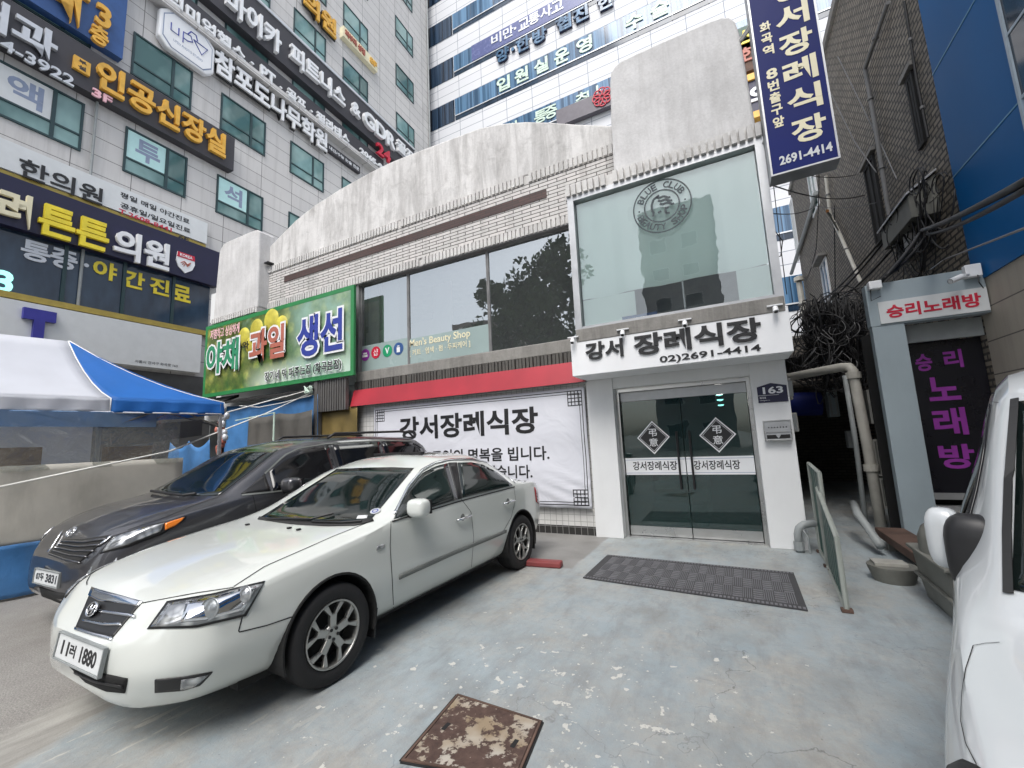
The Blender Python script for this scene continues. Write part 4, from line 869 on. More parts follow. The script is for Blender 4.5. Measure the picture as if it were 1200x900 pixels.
# junction box with coiled cables
(a0, z1), (a1, z0) = SD.hit(1052, 212), SD.hit(1103, 240)
o = thing('junction_box', SD.pt((a0 + a1) / 2, z0, 0), 'grey utility box with slanted lid and loops of cable on the brick wall', 'utility box')
b = MB(); b.prism([SD.pt(a0, z0 - .1, 0), SD.pt(a0, z0 - .1, .34), SD.pt(a0, z0 + .25, .34), SD.pt(a0, z0 + .5, 0)], SD.u * (a1 - a0)); b.build('box', M['tank'], o, bevel=.01)
b = MB(); b.prism([SD.pt(a0 - .05, z0 + .27, .38), SD.pt(a0 - .05, z0 + .55, 0), SD.pt(a0 - .05, z0 + .52, 0), SD.pt(a0 - .05, z0 + .24, .38)], SD.u * (a1 - a0 + .1)); b.build('lid', M['alu'], o)
rnd = random.Random(3)
b = MB()
for k in range(34):
    p = SD.pt(rnd.uniform(a0 - .1, a1 + .6), z0 + rnd.uniform(-.1, .5), rnd.uniform(.05, .3)); q = SD.pt(rnd.uniform(a0 - .2, a1 + .7), z0 + rnd.uniform(-.9, .3), rnd.uniform(.05, .3)); dr = rnd.uniform(.1, .8)
    b.tube([p.lerp(q, i / 12) - Vector((0, 0, dr * 4 * (i / 12) * (1 - i / 12))) for i in range(13)], rnd.choice((.006, .008, .012)), 5)
for k in range(10):
    c = SD.pt(rnd.uniform(a0 + .3, a1 + .5), z0 + rnd.uniform(0, .35), rnd.uniform(.1, .35)); r = rnd.uniform(.12, .28)
    b.tube([c + SD.u * r * cos(i * .45) + Vector((0, 0, 1)) * r * .8 * sin(i * .45) + SD.n * .01 * i * .3 for i in range(24)], .009, 5)
b.build('cable_loop', M['cable'], o, smooth='all')
(a_, z_) = SD.hit(1082, 277); o = thing('meter_box', SD.pt(a_, z_, 0), 'small white closure box hanging in cables on the brick wall', 'utility box')
b = MB(); b.pbox(SD, a_ - .09, a_ + .09, z_ - .22, z_ + .22, .1, .22); b.build('box', M['white'], o, bevel=.01)
b = MB(); b.pbox(SD, a_ - .095, a_ + .095, z_ - .14, z_ - .12, .098, .225); b.pbox(SD, a_ - .095, a_ + .095, z_ + .10, z_ + .12, .098, .225); b.build('strap', M['cable'], o)
# wires strung on and across the wall
def wire(label, pts, r=.012, m='cable', sagz=0., name='cable', group='cables strung over the alley', n=14):
    o = []
    for p, q in zip(pts, pts[1:]):
        for i in range(n): o.append(p.lerp(q, i / n) - Vector((0, 0, sagz * 4 * (i / n) * (1 - i / n))))
    o.append(pts[-1]); b = MB(); b.tube(o, r, 6); w = b.build(name, M[m], None, smooth='all'); tag(w, label, 'cable', group); return w
PF = PORTAL.off(.12)
near = Plane((0, 3.2, 0), (1, 0, 0), (0, -1, 0))
wire('thick black cable bundle sweeping from upper right to the porch top', [near.at(1215, 205), SD.at(1120, 262, .35), PF.at(1040, 322), PORTAL.off(-.3).at(1010, 345)], .026, sagz=.03)
wire('second black cable twisted along the thick bundle at upper right', [near.at(1215, 214), SD.at(1121, 268, .3), PF.at(1036, 326)], .02, sagz=.05)
wire('thin grey wire crossing in front of the blue panel', [near.at(1215, 262), SD.at(1130, 300, .2), PF.at(1090, 316)], .008, 'greycable')
for k, (p, q) in enumerate((((1062, 268), (984, 352)), ((1058, 278), (988, 356)), ((1066, 290), (992, 360)))):
    wire(('upper', 'middle', 'lower')[k] + ' of three black cables slanting down the alley side of the brick wall', [SD.at(*p, .25), SD.at(*q, .5)], .022, sagz=.1)
al = Plane((0, 9.5, 0), (1, 0, 0), (0, -1, 0))
wire('thin black wire from the bay window corner to the brick wall, highest', [BAY.off(-.3).at(893, 178), al.at(925, 200), SD.at(1010, 203, .1)], .008, sagz=.1)
wire('thin black wire from the bay window corner to the brick wall, second', [BAY.off(-.3).at(897, 214), SD.at(1020, 227, .1)], .009, sagz=.15)
wire('thin black wire from the bay window corner to the brick wall, third', [BAY.off(-.4).at(902, 250), SD.at(960, 240, .1), SD.at(1050, 232, .2)], .008, sagz=.1)
wire('thin black wire dropping beside the bay window side', [al.at(905, 205), al.at(915, 290), al.at(922, 345)], .008, sagz=.0)
wire('looped thin black wire beside the bay window', [al.at(906, 268), al.at(917, 282), al.at(915, 300), al.at(908, 302), al.at(905, 320)], .01, n=6)
wire('long dark wire hanging down the brick wall', [SD.at(966, 195, .12), SD.at(962, 290, .12), SD.at(948, 330, .12)], .012, sagz=.1)
wire('dark wire running straight down the brick wall', [SD.at(981, 240, .06), SD.at(982, 350, .06)], .012)
wire('slanting pale wire on the upper brick wall', [SD.at(985, 65, .05), SD.at(1040, 175, .05), SD.at(1060, 208, .1)], .01, 'greycable')
wire('second slanting wire on the upper brick wall', [SD.at(975, 105, .05), SD.at(1005, 165, .05), SD.at(1035, 200, .1)], .01, 'greycable')
# tangle of black cable over the alley mouth
rnd = random.Random(11); b = MB()
A2 = Plane((0, 9.6, 0), (1, 0, 0), (0, -1, 0))
def coil(b, c, r, turns, th, tilt, squash, rr):
    e1 = Vector((cos(th), sin(th) * .5, 0)).normalized(); e2 = (Vector((0, 0, 1)) + Vector((sin(th), cos(th), 0)) * tilt).normalized(); n = int(14 * turns); ph = rr.uniform(0, 6)
    b.tube([c + e1 * r * cos(ph + 2 * pi * turns * i / n) * (1 + .1 * sin(i * .7)) + e2 * r * squash * sin(ph + 2 * pi * turns * i / n) + Vector((0, .02 * sin(i), 0)) for i in range(n + 1)], rr.choice((.006, .008, .010, .014)), 5)
for k in range(95):
    coil(b, A2.at(944 + 66 * rnd.random(), 362 + 88 * rnd.random() ** 1.2, rnd.uniform(-.4, .5)), rnd.uniform(.12, .42), rnd.uniform(.8, 2.2), rnd.uniform(0, 6), rnd.uniform(-.5, .5), rnd.uniform(.5, 1.5), rnd)
for k in range(120):
    p = A2.at(938 + 74 * rnd.random(), 348 + 22 * rnd.random(), rnd.uniform(-.5, .5)); q = A2.at(938 + 74 * rnd.random(), 352 + 40 * rnd.random(), rnd.uniform(-.5, .5)); dr = rnd.uniform(.1, 1.5)
    b.tube([p.lerp(q, i / 12) - Vector((.06 * sin(i * .9 + k), 0, dr * 4 * (i / 12) * (1 - i / 12))) for i in range(13)], rnd.choice((.006, .008, .010, .014)), 5)
w = b.build('cable_tangle', M['cable'], None, smooth='all'); tag(w, 'dense tangle of black cables hanging over the alley mouth', 'cables')
b = MB()
for k in range(14):
    x0 = 938 + 60 * rnd.random(); y0 = 380 + 50 * rnd.random(); ph = rnd.uniform(0, 6)
    b.tube([A2.at(x0 + 8 * sin(ph + i * .4), y0 + 14 * sin(i * .26 + .3), .55 + .1 * sin(ph + i * .5)) for i in range(13)], .006, 5)
w = b.build('cable_tangle', M['greycable'], None, smooth='all'); tag(w, 'loose grey cables mixed into the black tangle over the alley', 'cables')
# alley pipes and boxes
A8 = Plane((0, 8.4, 0), (1, 0, 0), (0, -1, 0))
o = thing('drain_pipe', A8.at(1036, 640), 'fat cream drain pipe with an elbow, rising beside the porch pillar', 'pipe')
top = A8.at(999, 434); b = MB(); b.tube([A8.at(1037, 640), A8.at(1016, 520), top, top + Vector((-.02, .06, .06)), top + Vector((-.10, .16, .085)), top + Vector((-.9, .9, .06))], .072, 12); b.build('pipe', M['pvc'], o, smooth='all')
b = MB()
for q in ((1000, 440), (1021, 548), (1035, 630)): b.tube([A8.at(*q) - Vector((0, 0, .05)), A8.at(*q) + Vector((0, 0, .05))], .1, 12)
b.build('collar', M['pvc'], o)
o = thing('drain_pipe', A8.at(1018, 640), 'thin grey drain pipe just left of the fat cream pipe', 'pipe'); b = MB(); b.tube([A8.at(1018, 640), A8.at(1003, 520), A8.at(990, 440)], .035, 8); b.build('pipe', M['greypipe'], o, smooth='all')
o = thing('drain_pipe', gnd(1033, 636, .3), 'low grey pipe bending along the alley floor to the porch', 'pipe'); b = MB(); b.tube([gnd(1000, 590, .45), gnd(1006, 604, .38), gnd(1012, 612, .3), gnd(1032, 640, .12)], .05, 8); b.build('pipe', M['greypipe'], o, smooth='all')
A9 = Plane((0, 10.5, 0), (1, 0, 0), (0, -1, 0))
def abox(name, label, TL, BR, m, dep=.4, pl=A9, cat='box', extra=None):
    (a0, z1), (a1, z0) = pl.hit(*TL), pl.hit(*BR); o = thing(name, pl.pt((a0 + a1) / 2, z0), label, cat); b = MB(); b.pbox(pl, a0, a1, z0, z1, -dep, 0); b.build('body', M[m], o, bevel=.015)
    f = MB(); f.pframe(pl, a0 + .02, a1 - .02, z0 + .02, z1 - .02, .03, .001, .012); f.build('rim', M['greypipe'], o); return o
abox('meter_box', 'pale grey meter box on the alley wall beside the house number', (925, 484), (937, 506), 'ac', .2, Plane((0, 8, 0), (1, 0, 0), (0, -1, 0)))
abox('meter_box', 'pale grey upper meter box on the alley wall above the house number', (923, 443), (930, 468), 'ac', .2, Plane((0, 8, 0), (1, 0, 0), (0, -1, 0)))
abox('gas_meter', 'grey green gas meter deep in the dark alley', (968, 455), (985, 488), 'portal', .3, A9, 'meter')
abox('gas_meter', 'small grey gas meter lower in the dark alley', (992, 505), (1004, 525), 'greypipe', .2, A9, 'meter')
o = thing('blue_pipe', A9.at(940, 470), 'blue tank lying across the dark alley', 'pipe'); b = MB(); b.tube([A9.at(923, 474), A9.at(962, 473)], .24, 14); b.build('pipe', M['bluesign'], o, smooth=True)
b = MB(); b.tube([A9.at(927, 470, .2), A9.at(958, 469, .2)], .02, 6); b.build('rail', M['greypipe'], o)
for k, (x, y0, y1) in enumerate(((1022, 457, 496), (1028, 515, 558), (1036, 560, 596))):
    (a0, z1), (a1, z0) = A8.hit(x - 7, y0), A8.hit(x + 8, y1)
    o = thing('wall_box', A8.pt((a0 + a1) / 2, z0), ('upper', 'middle', 'lower')[k] + ' of three framed boxes between drain pipe and porch pillar', 'box', 'framed boxes beside the porch pillar'); b = MB(); b.pbox(A8, a0, a1, z0, z1, -.3, -.02); b.build('body', M['tank'], o); f = MB(); f.pframe(A8, a0, a1, z0, z1, .03, -.019, .01); f.build('frame', M['ac'], o)
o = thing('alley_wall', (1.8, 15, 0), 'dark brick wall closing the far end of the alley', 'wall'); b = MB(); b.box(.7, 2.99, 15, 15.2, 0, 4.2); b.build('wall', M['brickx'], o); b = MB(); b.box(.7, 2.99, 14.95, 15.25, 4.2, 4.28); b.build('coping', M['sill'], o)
o = thing('lean_to', (2.4, 12, 2.6), 'dark lean-to roof crossing the alley above the meters', 'roof'); b = MB(); b.prism([(.72, 10.2, 3.0), (2.98, 10.2, 2.9), (2.98, 10.2, 2.96), (.72, 10.2, 3.06)], (0, 4.7, 0)); b.build('sheet', M['corr'], o)
# karaoke porch
PO = thing('karaoke_porch', (2.4, 7.4, 0), 'pale grey-blue porch frame of the karaoke entrance in the alley corner', 'porch')
b = MB(); b.box(1.83, 2.17, 7.27, 7.40, 0, 2.86); b.build('pillar', M['portal'], PO, bevel=.006)
b = MB(); b.box(1.82, 2.995, 7.265, 7.42, 2.861, 3.45); b.build('header', M['portal'], PO, bevel=.006)
b = MB(); b.box(2.17, 2.99, 7.5, 7.55, 2.62, 2.86); b.build('transom', M['greypipe'], PO)
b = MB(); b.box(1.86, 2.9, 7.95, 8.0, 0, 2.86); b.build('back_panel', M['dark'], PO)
DP = Plane((0, 7.62, 0), (1, 0, 0), (0, -1, 0))
b = MB(); b.pbox(DP, 2.17, 2.99, .62, 2.62, -.03, 0); dr = b.build('door', M['navypane'], PO)
M['doorblack'] = mat('black_door_film', (.006, .006, .01), .3); dr.data.materials[0] = M['doorblack']
for ch, TL, BR in (('승', (1071, 416), (1094, 434)), ('리', (1104, 411), (1130, 430)), ('노', (1085, 443), (1127, 468)), ('래', (1091, 479), (1136, 509)), ('방', (1098, 521), (1145, 549))):
    (a0, z1), (a1, z0) = DP.hit(*TL), DP.hit(*BR); ptext('lettering', M['purple'], ch, DP, a0, a1, z0, z1, .001, .003, dr, .042)
b = MB(); b.pbox(DP, 2.17, 2.99, .54, .62, -.05, .05); b.pbox(DP, 2.17, 2.99, .40, .46, -.05, .08); b.build('sill', M['alu'], PO)
b = MB(); b.box(2.17, 2.99, 7.35, 7.9, 0, .40); b.build('step', M['sill'], PO)
(a0, z1), (a1, z0) = PORTAL.hit(1027, 354), PORTAL.hit(1168, 364)
o = thing('karaoke_sign', (2.45, 7.26, 2.88), 'white sign panel with red hangul 승리노래방 over the karaoke porch', 'sign')
b = MB(); b.box(1.925, 2.985, 7.245, 7.264, 2.885, 3.185); b.build('panel', M['plate'], o)
ptext('lettering', M['red'], '승리노래방', PORTAL, 2.0, 2.92, 2.945, 3.125, .026, .004, o, .045)
o = thing('security_camera', (2.85, 7.2, 3.33), 'white bullet security camera with its box at the porch header right end', 'camera')
b = MB(); b.box(2.80, 2.95, 7.17, 7.26, 3.32, 3.48); b.build('box', M['white'], o, bevel=.008)
b = MB(); b.lathe([(0, 0), (.035, 0), (.035, .16), (0, .16)], (2.74, 7.12, 3.33), (-.85, -.4, -.35), 14); b.tube([(2.85, 7.2, 3.36), (2.78, 7.14, 3.35)], .015); b.build('camera_body', M['white'], o, smooth=True)
b = MB(); b.lathe([(0, 0), (.03, 0), (.03, .01)], Vector((2.74, 7.12, 3.33)) + Vector((-.85, -.4, -.35)).normalized() * .158, (-.85, -.4, -.35), 14); b.build('lens', M['black'], o)
b = MB(); b.tube([(2.9, 7.17, 3.33), (2.88, 7.12, 3.22), (2.94, 7.2, 3.16)], .006); b.build('cord', M['cable'], o)
o = thing('floodlight', (1.9, 7.2, 3.36), 'white lamp box on the porch header left corner', 'lamp'); b = MB(); b.box(1.84, 1.98, 7.15, 7.264, 3.36, 3.47); b.build('body', M['white'], o, bevel=.01); b = MB(); b.tube([(1.86, 7.2, 3.36), (1.84, 7.16, 3.2), (1.95, 7.18, 3.25)], .006); b.build('cord', M['cable'], o)
# blue block
BB = thing('blue_building', (3.5, 3, 0), 'blue panelled building with beige stone base on the right', 'building')
b = MB(); b.box(3.0, 12, -14, 7.49, 0, 3.3); b.build('stone_base', M['beige'], BB)
M['bluepl'] = mat('blue_cladding', (.001, .105, .31), .45, var=.1, scale=.4, coat=.0, spec=.12)
b = MB(); b.box(2.98, 12, -14, 7.485, 3.301, 14); b.build('blue_cladding', M['bluepl'], BB)
M['seam'] = mat('cladding_seam', (.09, .26, .42), .4); M['seamlight'] = mat('cladding_trim', (.35, .42, .48), .35)
S2 = SD.off(.02)
b = MB()
sz0 = S2.hit(1160, 160)[1]; sv = S2.hit(1185, 57)[0]
for k in range(-1, 6):
    z = sz0 + 1.55 * k
    if z < 3.35: continue
    b.pbox(S2, -7.485, 14, z, z + .018, .0, .006)
for y in (-sv, -sv - 3.1, -sv - 6.2): b.pbox(S2, -y, -y + .018, 3.301, 14, .0, .007)
b.build('panel_seam', M['seam'], BB)
b = MB(); b.pbox(S2, sv, 14, sz0 + .02, 8.4, .001, .012); b.build('dark_glazing', M['ribbondark'], BB)
b = MB(); b.pbox(S2, sv - .02, sv + .02, 3.301, 8.4, .0, .03); b.pbox(S2, sv + .02, 14, sz0 - .01, sz0 + .025, .012, .02); b.pbox(S2, sv + .02, 14, sz0 + .72, sz0 + .75, .012, .02); b.build('trim', M['seamlight'], BB)
# blue vertical sign
VS = Plane((0, 5.85, 0), (1, 0, 0), (0, -1, 0))
(xl, zb), (xr, _) = VS.hit(905, 206), VS.hit(984, 187)
o = thing('vertical_sign', (xl, 5.85, zb), 'tall dark blue vertical sign with cream hangul and phone number, hung beside the bay window', 'sign')
zt = zb + 2.75
b = MB(); b.pbox(VS, xl, xr, zb, zt, -.24, 0); b.build('box', M['bluesign'], o, bevel=.008)
b = MB(); b.pframe(VS, xl - .012, xr + .012, zb - .012, zt + .012, .02, -.25, .008); b.build('edge_trim', M['alu'], o)
b = MB(); b.tube([(xl + .02, 5.97, zb + .6), (.72, 6.2, zb + .6)], .03, 8); b.tube([(xl + .02, 5.97, zt - .5), (.6, 6.25, zt - .5)], .03, 8); b.build('bracket', M['steel'], o)
W = xr - xl
for i, ch in enumerate('강서장례식장'):
    zc = zb + 2.41 - i * .385
    if i == 5: zc -= .02
    ptext('lettering', M['cream'], ch, VS, xl + W * .38, xl + W * .90, zc - .155, zc + .165, .001, .004, o, .05)
for i, ch in enumerate('화곡역 8번출구앞'):
    if ch == ' ': continue
    zc = zb + 2.02 - i * .168
    ptext('lettering', M['cream'], ch, VS, xl + W * .12, xl + W * .30, zc - .07, zc + .07, .001, .004, o, .03)
ptext('lettering', M['plate'], '2691-4414', VS, xl + W * .14, xl + W * .93, zb + .1, zb + .22, .001, .004, o, .035)
# things standing in the alley mouth
def gate(label, y0, y1, h0, h1, x0, x1, n):
    o = thing('metal_gate', (x0, (y0 + y1) / 2, 0), label, 'gate', 'green slatted gates leaning by the alley')
    P = lambda s, z: Vector((x0 + (x1 - x0) * s, y0 + (y1 - y0) * s, z * (h0 + (h1 - h0) * s)))
    b = MB(); b.tube([P(0, .02), P(0, 1), P(1, 1), P(1, .02), P(0, .02)], .022, 6); b.build('frame', M['fenceframe'], o)
    b = MB()
    for i in range(n):
        s0, s1 = .04 + .93 * i / n, .04 + .93 * (i + .72) / n
        b.prism([P(s0, .05), P(s1, .05), P(s1, .97), P(s0, .97)], (.016, 0, 0))
    b.build('slats', M['greenpanel'], o); b = MB()
    for s in (.0, 1): b.box(P(s, 0).x - .04, P(s, 0).x + .04, P(s, 0).y - .03, P(s, 0).y + .03, .004, .03)
    b.build('foot', M['rust'], o)
gate('tall green slatted metal gate standing by the white pillar', 5.75, 6.6, 1.05, 1.1, .80, .82, 5)
gate('low green slatted metal gate panel in front, nearest the viewer', 4.6, 5.95, .60, .86, .70, .79, 7)
o = thing('gas_pipe', (.78, 6.5, 0), 'bent grey gas pipe at the foot of the right pillar', 'pipe')
b = MB(); b.tube([(.60, 6.55, 0), (.60, 6.55, .22), (.62, 6.55, .29), (.68, 6.57, .34), (.78, 6.6, .35), (.90, 6.7, .35)], .045, 12); b.build('pipe', M['greypipe'], o, smooth='all')
b = MB(); b.tube([(.60, 6.55, .03), (.60, 6.55, .13)], .06, 10); b.tube([(.70, 6.5, .0), (.70, 6.5, .2), (.66, 6.53, .28)], .012, 6); b.build('collar', M['greypipe'], o)
o = thing('grease_tank', (1.6, 4.8, 0), 'grimy grey plastic tank with domed lid on the ground beside the white van', 'tank')
def quadbox(b, c, z0, z1, k0=1, k1=1):
    m_ = sum((Vector((x, y, 0)) for x, y in c), Vector()) / 4
    lo = [m_ + (Vector((x, y, 0)) - m_) * k0 + Vector((0, 0, z0)) for x, y in c]; hi = [m_ + (Vector((x, y, 0)) - m_) * k1 + Vector((0, 0, z1)) for x, y in c]
    a = [b.bm.verts.new(p) for p in lo]; d = [b.bm.verts.new(p) for p in hi]
    b.bm.faces.new(a[::-1]); b.bm.faces.new(d)
    for i in range(4): b.bm.faces.new((a[i], a[(i + 1) % 4], d[(i + 1) % 4], d[i]))
foot = [(1.34, 4.46), (2.1, 4.6), (2.02, 5.35), (1.36, 5.25)]
b = MB(); quadbox(b, foot, .0, .20, .9, .98); quadbox(b, foot, .20, .42, .98, 1.04); b.build('body', M['tank'], o, bevel=.02)
b = MB(); quadbox(b, foot, .42, .45, 1.12, 1.12); quadbox(b, foot, .19, .215, 1.06, 1.06); b.build('rim', M['tank'], o, bevel=.008)
b = MB(); b.lathe([(.33, 0), (.33, .12), (.30, .2), (.22, .27), (.1, .30), (0, .31)], (1.66, 4.95, .45), (0, 0, 1), 24); b.build('domed_lid', M['tank'], o, smooth='all')
b = MB(); b.lathe([(0, .03), (.06, .03), (.06, 0)], (1.66, 4.95, .76), (0, 0, 1), 12); b.build('cap', M['tank'], o)
o = thing('bucket', gnd(1050, 685), 'squat grey bucket with a pale lid under the rusty ledge', 'bucket'); c = gnd(1049, 684)
b = MB(); b.lathe([(.16, 0), (.2, .13), (.2, .15), (.0, .15)], c + Vector((.02, .1, 0)), (0, 0, 1), 20); b.build('tub', M['tank'], o, smooth=True); b = MB(); b.box(c.x - .13, c.x + .13, c.y + .02, c.y + .2, .152, .18); b.build('lid', M['ac'], o)
o = thing('steel_ledge', (1.75, 6.3, 0), 'rusty steel channel ledge running along the ground to the porch pillar', 'ledge')
b = MB(); b.box(1.52, 1.82, 5.45, 7.24, .12, .22); b.build('channel', M['rust'], o, bevel=.01); b = MB(); b.box(1.56, 1.78, 5.6, 5.7, 0, .12); b.box(1.56, 1.78, 6.9, 7.0, 0, .12); b.build('support', M['tank'], o)
# ------------------------------------------------------------ cars
import numpy as np
def pchip(x, y, xq):
    x = np.asarray(x, float); y = np.asarray(y, float); h = np.diff(x); d = np.diff(y) / h; m = np.zeros_like(y)
    for i in range(1, len(x) - 1):
        if d[i - 1] * d[i] > 0:
            w1, w2 = 2 * h[i] + h[i - 1], h[i] + 2 * h[i - 1]; m[i] = (w1 + w2) / (w1 / d[i - 1] + w2 / d[i])
    m[0], m[-1] = d[0], d[-1]
    i = np.clip(np.searchsorted(x, xq) - 1, 0, len(x) - 2); t = (xq - x[i]) / h[i]; hh = h[i]
    return (2 * t**3 - 3 * t**2 + 1) * y[i] + (t**3 - 2 * t**2 + t) * hh * m[i] + (-2 * t**3 + 3 * t**2) * y[i + 1] + (t**3 - t**2) * hh * m[i + 1]
class Car:
    def lines(s, name, m, pts, w, off, n=24, fn=None, solid=0, smooth=False):
        for sx in (1, -1):
            b = MB(); s.line(b, pts, w, off, n, False, fn, sx); b.build(name, M[m], s.root, smooth=smooth, local=True, solid=solid)
    def __init__(s, name, loc, rz, label, stations, paint, wheels, wr, hw):
        s.root = thing(name, (loc[0], loc[1], 0), label, 'car', None, rz)
        s.inv = Matrix.Translation((loc[0], loc[1], 0)) @ Matrix.Rotation(rz, 4, 'Z'); s.inv.invert()
        s.wheels, s.wr, s.hw = wheels, wr, hw
        ys = [t[0] for t in stations]; secs = []
        for (y, zb, ws, (wm, zm), (wb, zbt), (we, ze), zt) in stations:
            P = [(0, zb), (.85 * ws, zb), (ws, zb + .07), (wm, zm), (wb, zbt), (wb + (we - wb) * .5 + .006, zbt + (ze - zbt) * .53), (we, ze), (we * .55, ze + (zt - ze) * .72), (0, zt)]
            q = np.array(P); L = np.concatenate([[0], np.cumsum(np.maximum(1e-3, np.linalg.norm(np.diff(q, axis=0), axis=1)))])
            tq = np.concatenate([np.linspace(L[i], L[i + 1], n + 1)[(0 if i == 0 else 1):] for i, n in enumerate((1, 2, 5, 6, 4, 4, 5, 5))])
            secs.append(np.stack([pchip(L, q[:, 0], tq), pchip(L, q[:, 1], tq)], 1))
        secs = np.array(secs); yq = []
        for a, b in zip(ys, ys[1:]): yq += list(np.linspace(a, b, max(3, int((b - a) / .045)), endpoint=False))
        yq = np.array(yq + [ys[-1]]); nv = secs.shape[1]
        X = np.stack([pchip(ys, secs[:, j, 0], yq) for j in range(nv)], 1); Z = np.stack([pchip(ys, secs[:, j, 1], yq) for j in range(nv)], 1)
        b = MB(); rings = []
        for i, y in enumerate(yq):
            half = [(X[i, j], y, Z[i, j]) for j in range(nv)]; ring = half + [(-p[0], p[1], p[2]) for p in half[-2:0:-1]]
            rings.append([b.bm.verts.new(p) for p in ring])
        n = len(rings[0])
        for a, c in zip(rings, rings[1:]):
            for k in range(n): b.bm.faces.new((a[k], a[(k + 1) % n], c[(k + 1) % n], c[k]))
        b.bm.faces.new(rings[0][::-1]); b.bm.faces.new(rings[-1])
        bmesh.ops.recalc_face_normals(b.bm, faces=b.bm.faces); b.bm.normal_update()
        s.bvh = BVHTree.FromBMesh(b.bm)
        s.body = b.build('body', M[paint], s.root, smooth='all', local=True)
        for y in wheels:                                   # wheel arches
            for sx in (-1, 1):
                c = MB(); c.lathe([(0, 0), (wr + .055, 0), (wr + .055, .5), (0, .5)], (sx * (hw - .42), y, wr + .01), (sx, 0, 0), 40); co = c.build('cut', M['dark'], s.root, local=True)
                m = s.body.modifiers.new('arch', 'BOOLEAN'); m.object = co; m.operation = 'DIFFERENCE'; m.solver = 'EXACT'
                bpy.context.view_layer.update()
                dg = bpy.context.evaluated_depsgraph_get(); me = bpy.data.meshes.new_from_object(s.body.evaluated_get(dg))
                s.body.modifiers.clear(); old = s.body.data; s.body.data = me; bpy.data.meshes.remove(old); bpy.data.objects.remove(co)
                me.materials.clear(); me.materials.append(M[paint])
                l = MB(); l.lathe([(wr + .052, 0), (wr + .052, .46), (wr + .04, .46), (wr + .04, .02), (0, .02)], (sx * (hw - .46), y, wr + .01), (sx, 0, 0), 40)
                bmesh.ops.delete(l.bm, geom=[f for f in l.bm.faces if f.calc_center_median().z < wr * .75 and f.calc_area() < .08], context='FACES')
                l.build('arch_liner', M['dark'], s.root, smooth=False, local=True)
        for p in s.body.data.polygons: p.use_smooth = True
        s.body.data.set_sharp_from_angle(angle=radians(32))
    def cast(s, x, y, off=0.):
        d = (s.inv.to_3x3() @ ray(x, y)).normalized(); o = s.inv @ EYE; h = s.bvh.ray_cast(o, d)
        if h[0] is None:
            best = None
            for k in range(10, 90):
                p = o + d * (k * .1); q = s.bvh.find_nearest(p)
                if best is None or q[3] < best[3]: best = q
            h = best
        n = h[1]
        if n.dot(d) > 0: n = -n
        return h[0] + n * off
    def castl(s, o, d, off=0.):
        h = s.bvh.ray_cast(Vector(o), Vector(d).normalized())
        if h[0] is None: h = s.bvh.find_nearest(Vector(o) + Vector(d) * .5)
        n = h[1]
        if n.dot(Vector(d)) > 0: n = -n
        return h[0] + n * off
    @staticmethod
    def resample(pts, n):
        q = np.array(pts, float); L = np.concatenate([[0], np.cumsum(np.linalg.norm(np.diff(q, axis=0), axis=1))]); t = np.linspace(0, L[-1], n)
        return np.stack([np.interp(t, L, q[:, k]) for k in range(q.shape[1])], 1)
    def patch(s, name, m, bot, top, nu=16, nv=8, off=.004, mirror=False, parent=None, thick=.006, fn=None, label=None):
        fn = fn or (lambda p: s.cast(p[0], p[1], off))
        B, T_ = s.resample(bot, nu + 1), s.resample(top, nu + 1); out = []
        G = [[fn(B[i] * (1 - k / nv) + T_[i] * k / nv) for i in range(nu + 1)] for k in range(nv + 1)]
        for sx in ((1, -1) if mirror else (1,)):
            b = MB(); b.grid([[Vector((p.x * sx, p.y, p.z)) for p in r] for r in G])
            o = b.build(name, M[m], parent or s.root, smooth='all', local=True, label=label); md = o.modifiers.new('s', 'SOLIDIFY'); md.thickness = thick; md.offset = 0; out.append(o)
        return out
    def line(s, b, pts, w=.006, off=.0018, n=24, mirror=True, fn=None, side=1):
        """a gap or moulding drawn on the body surface"""
        fn = fn or (lambda p: s.cast(p[0], p[1], off))
        q = [fn(p) for p in s.resample(pts, n)]
        for sx in ((1, -1) if mirror else (side,)):
            prev = None
            for i, p in enumerate(q):
                t = (q[min(i + 1, n - 1)] - q[max(i - 1, 0)]).normalized(); h = s.bvh.find_nearest(p); nr = h[1]; sd = t.cross(nr).normalized() * w / 2
                a, c = p - sd, p + sd; a = Vector((a.x * sx, a.y, a.z)); c = Vector((c.x * sx, c.y, c.z)); cur = (b.bm.verts.new(a), b.bm.verts.new(c))
                if prev: b.bm.faces.new((prev[0], prev[1], cur[1], cur[0]))
                prev = cur
    def wheel(s, x, y, sx, spokes='v'):
        r = s.wr; c = Vector((x, y, r)); ax = Vector((sx, 0, 0)); w = .105
        t = MB(); t.lathe([(r * .66, -w), (r * .80, -w - .008), (r * .95, -w), (r * .993, -w + .025), (r, -w + .045), (r, w - .045), (r * .993, w - .025), (r * .95, w), (r * .80, w + .008), (r * .665, w - .004), (r * .65, w - .02), (r * .65, -w)], c, ax, 48)
        wh = t.build('wheel', M['tyre'], s.root, smooth='all', local=True)
        g = MB()
        for k in (-.045, 0, .045): g.lathe([(r + .001, k - .004), (r + .001, k + .004)], c, ax, 48)
        g.build('tread_groove', M['dark'], wh, local=True)
        R = r * .655
        m = MB(); m.lathe([(R, w - .012), (R * 1.02, w + .004), (R * .955, w + .002), (R * .93, w - .02), (R * .92, -w + .02), (R, -w + .02)], c, ax, 48)
        m.lathe([(0, w - .004), (R * .2, w - .006), (R * .28, w - .022), (R * .3, w - .05), (0, w - .05)], c, ax, 20)
        e1 = Vector((0, 1, 0)); e2 = ax.cross(e1)
        P = lambda rad, th, h: c + ax * h + (e1 * cos(th) + e2 * sin(th)) * rad
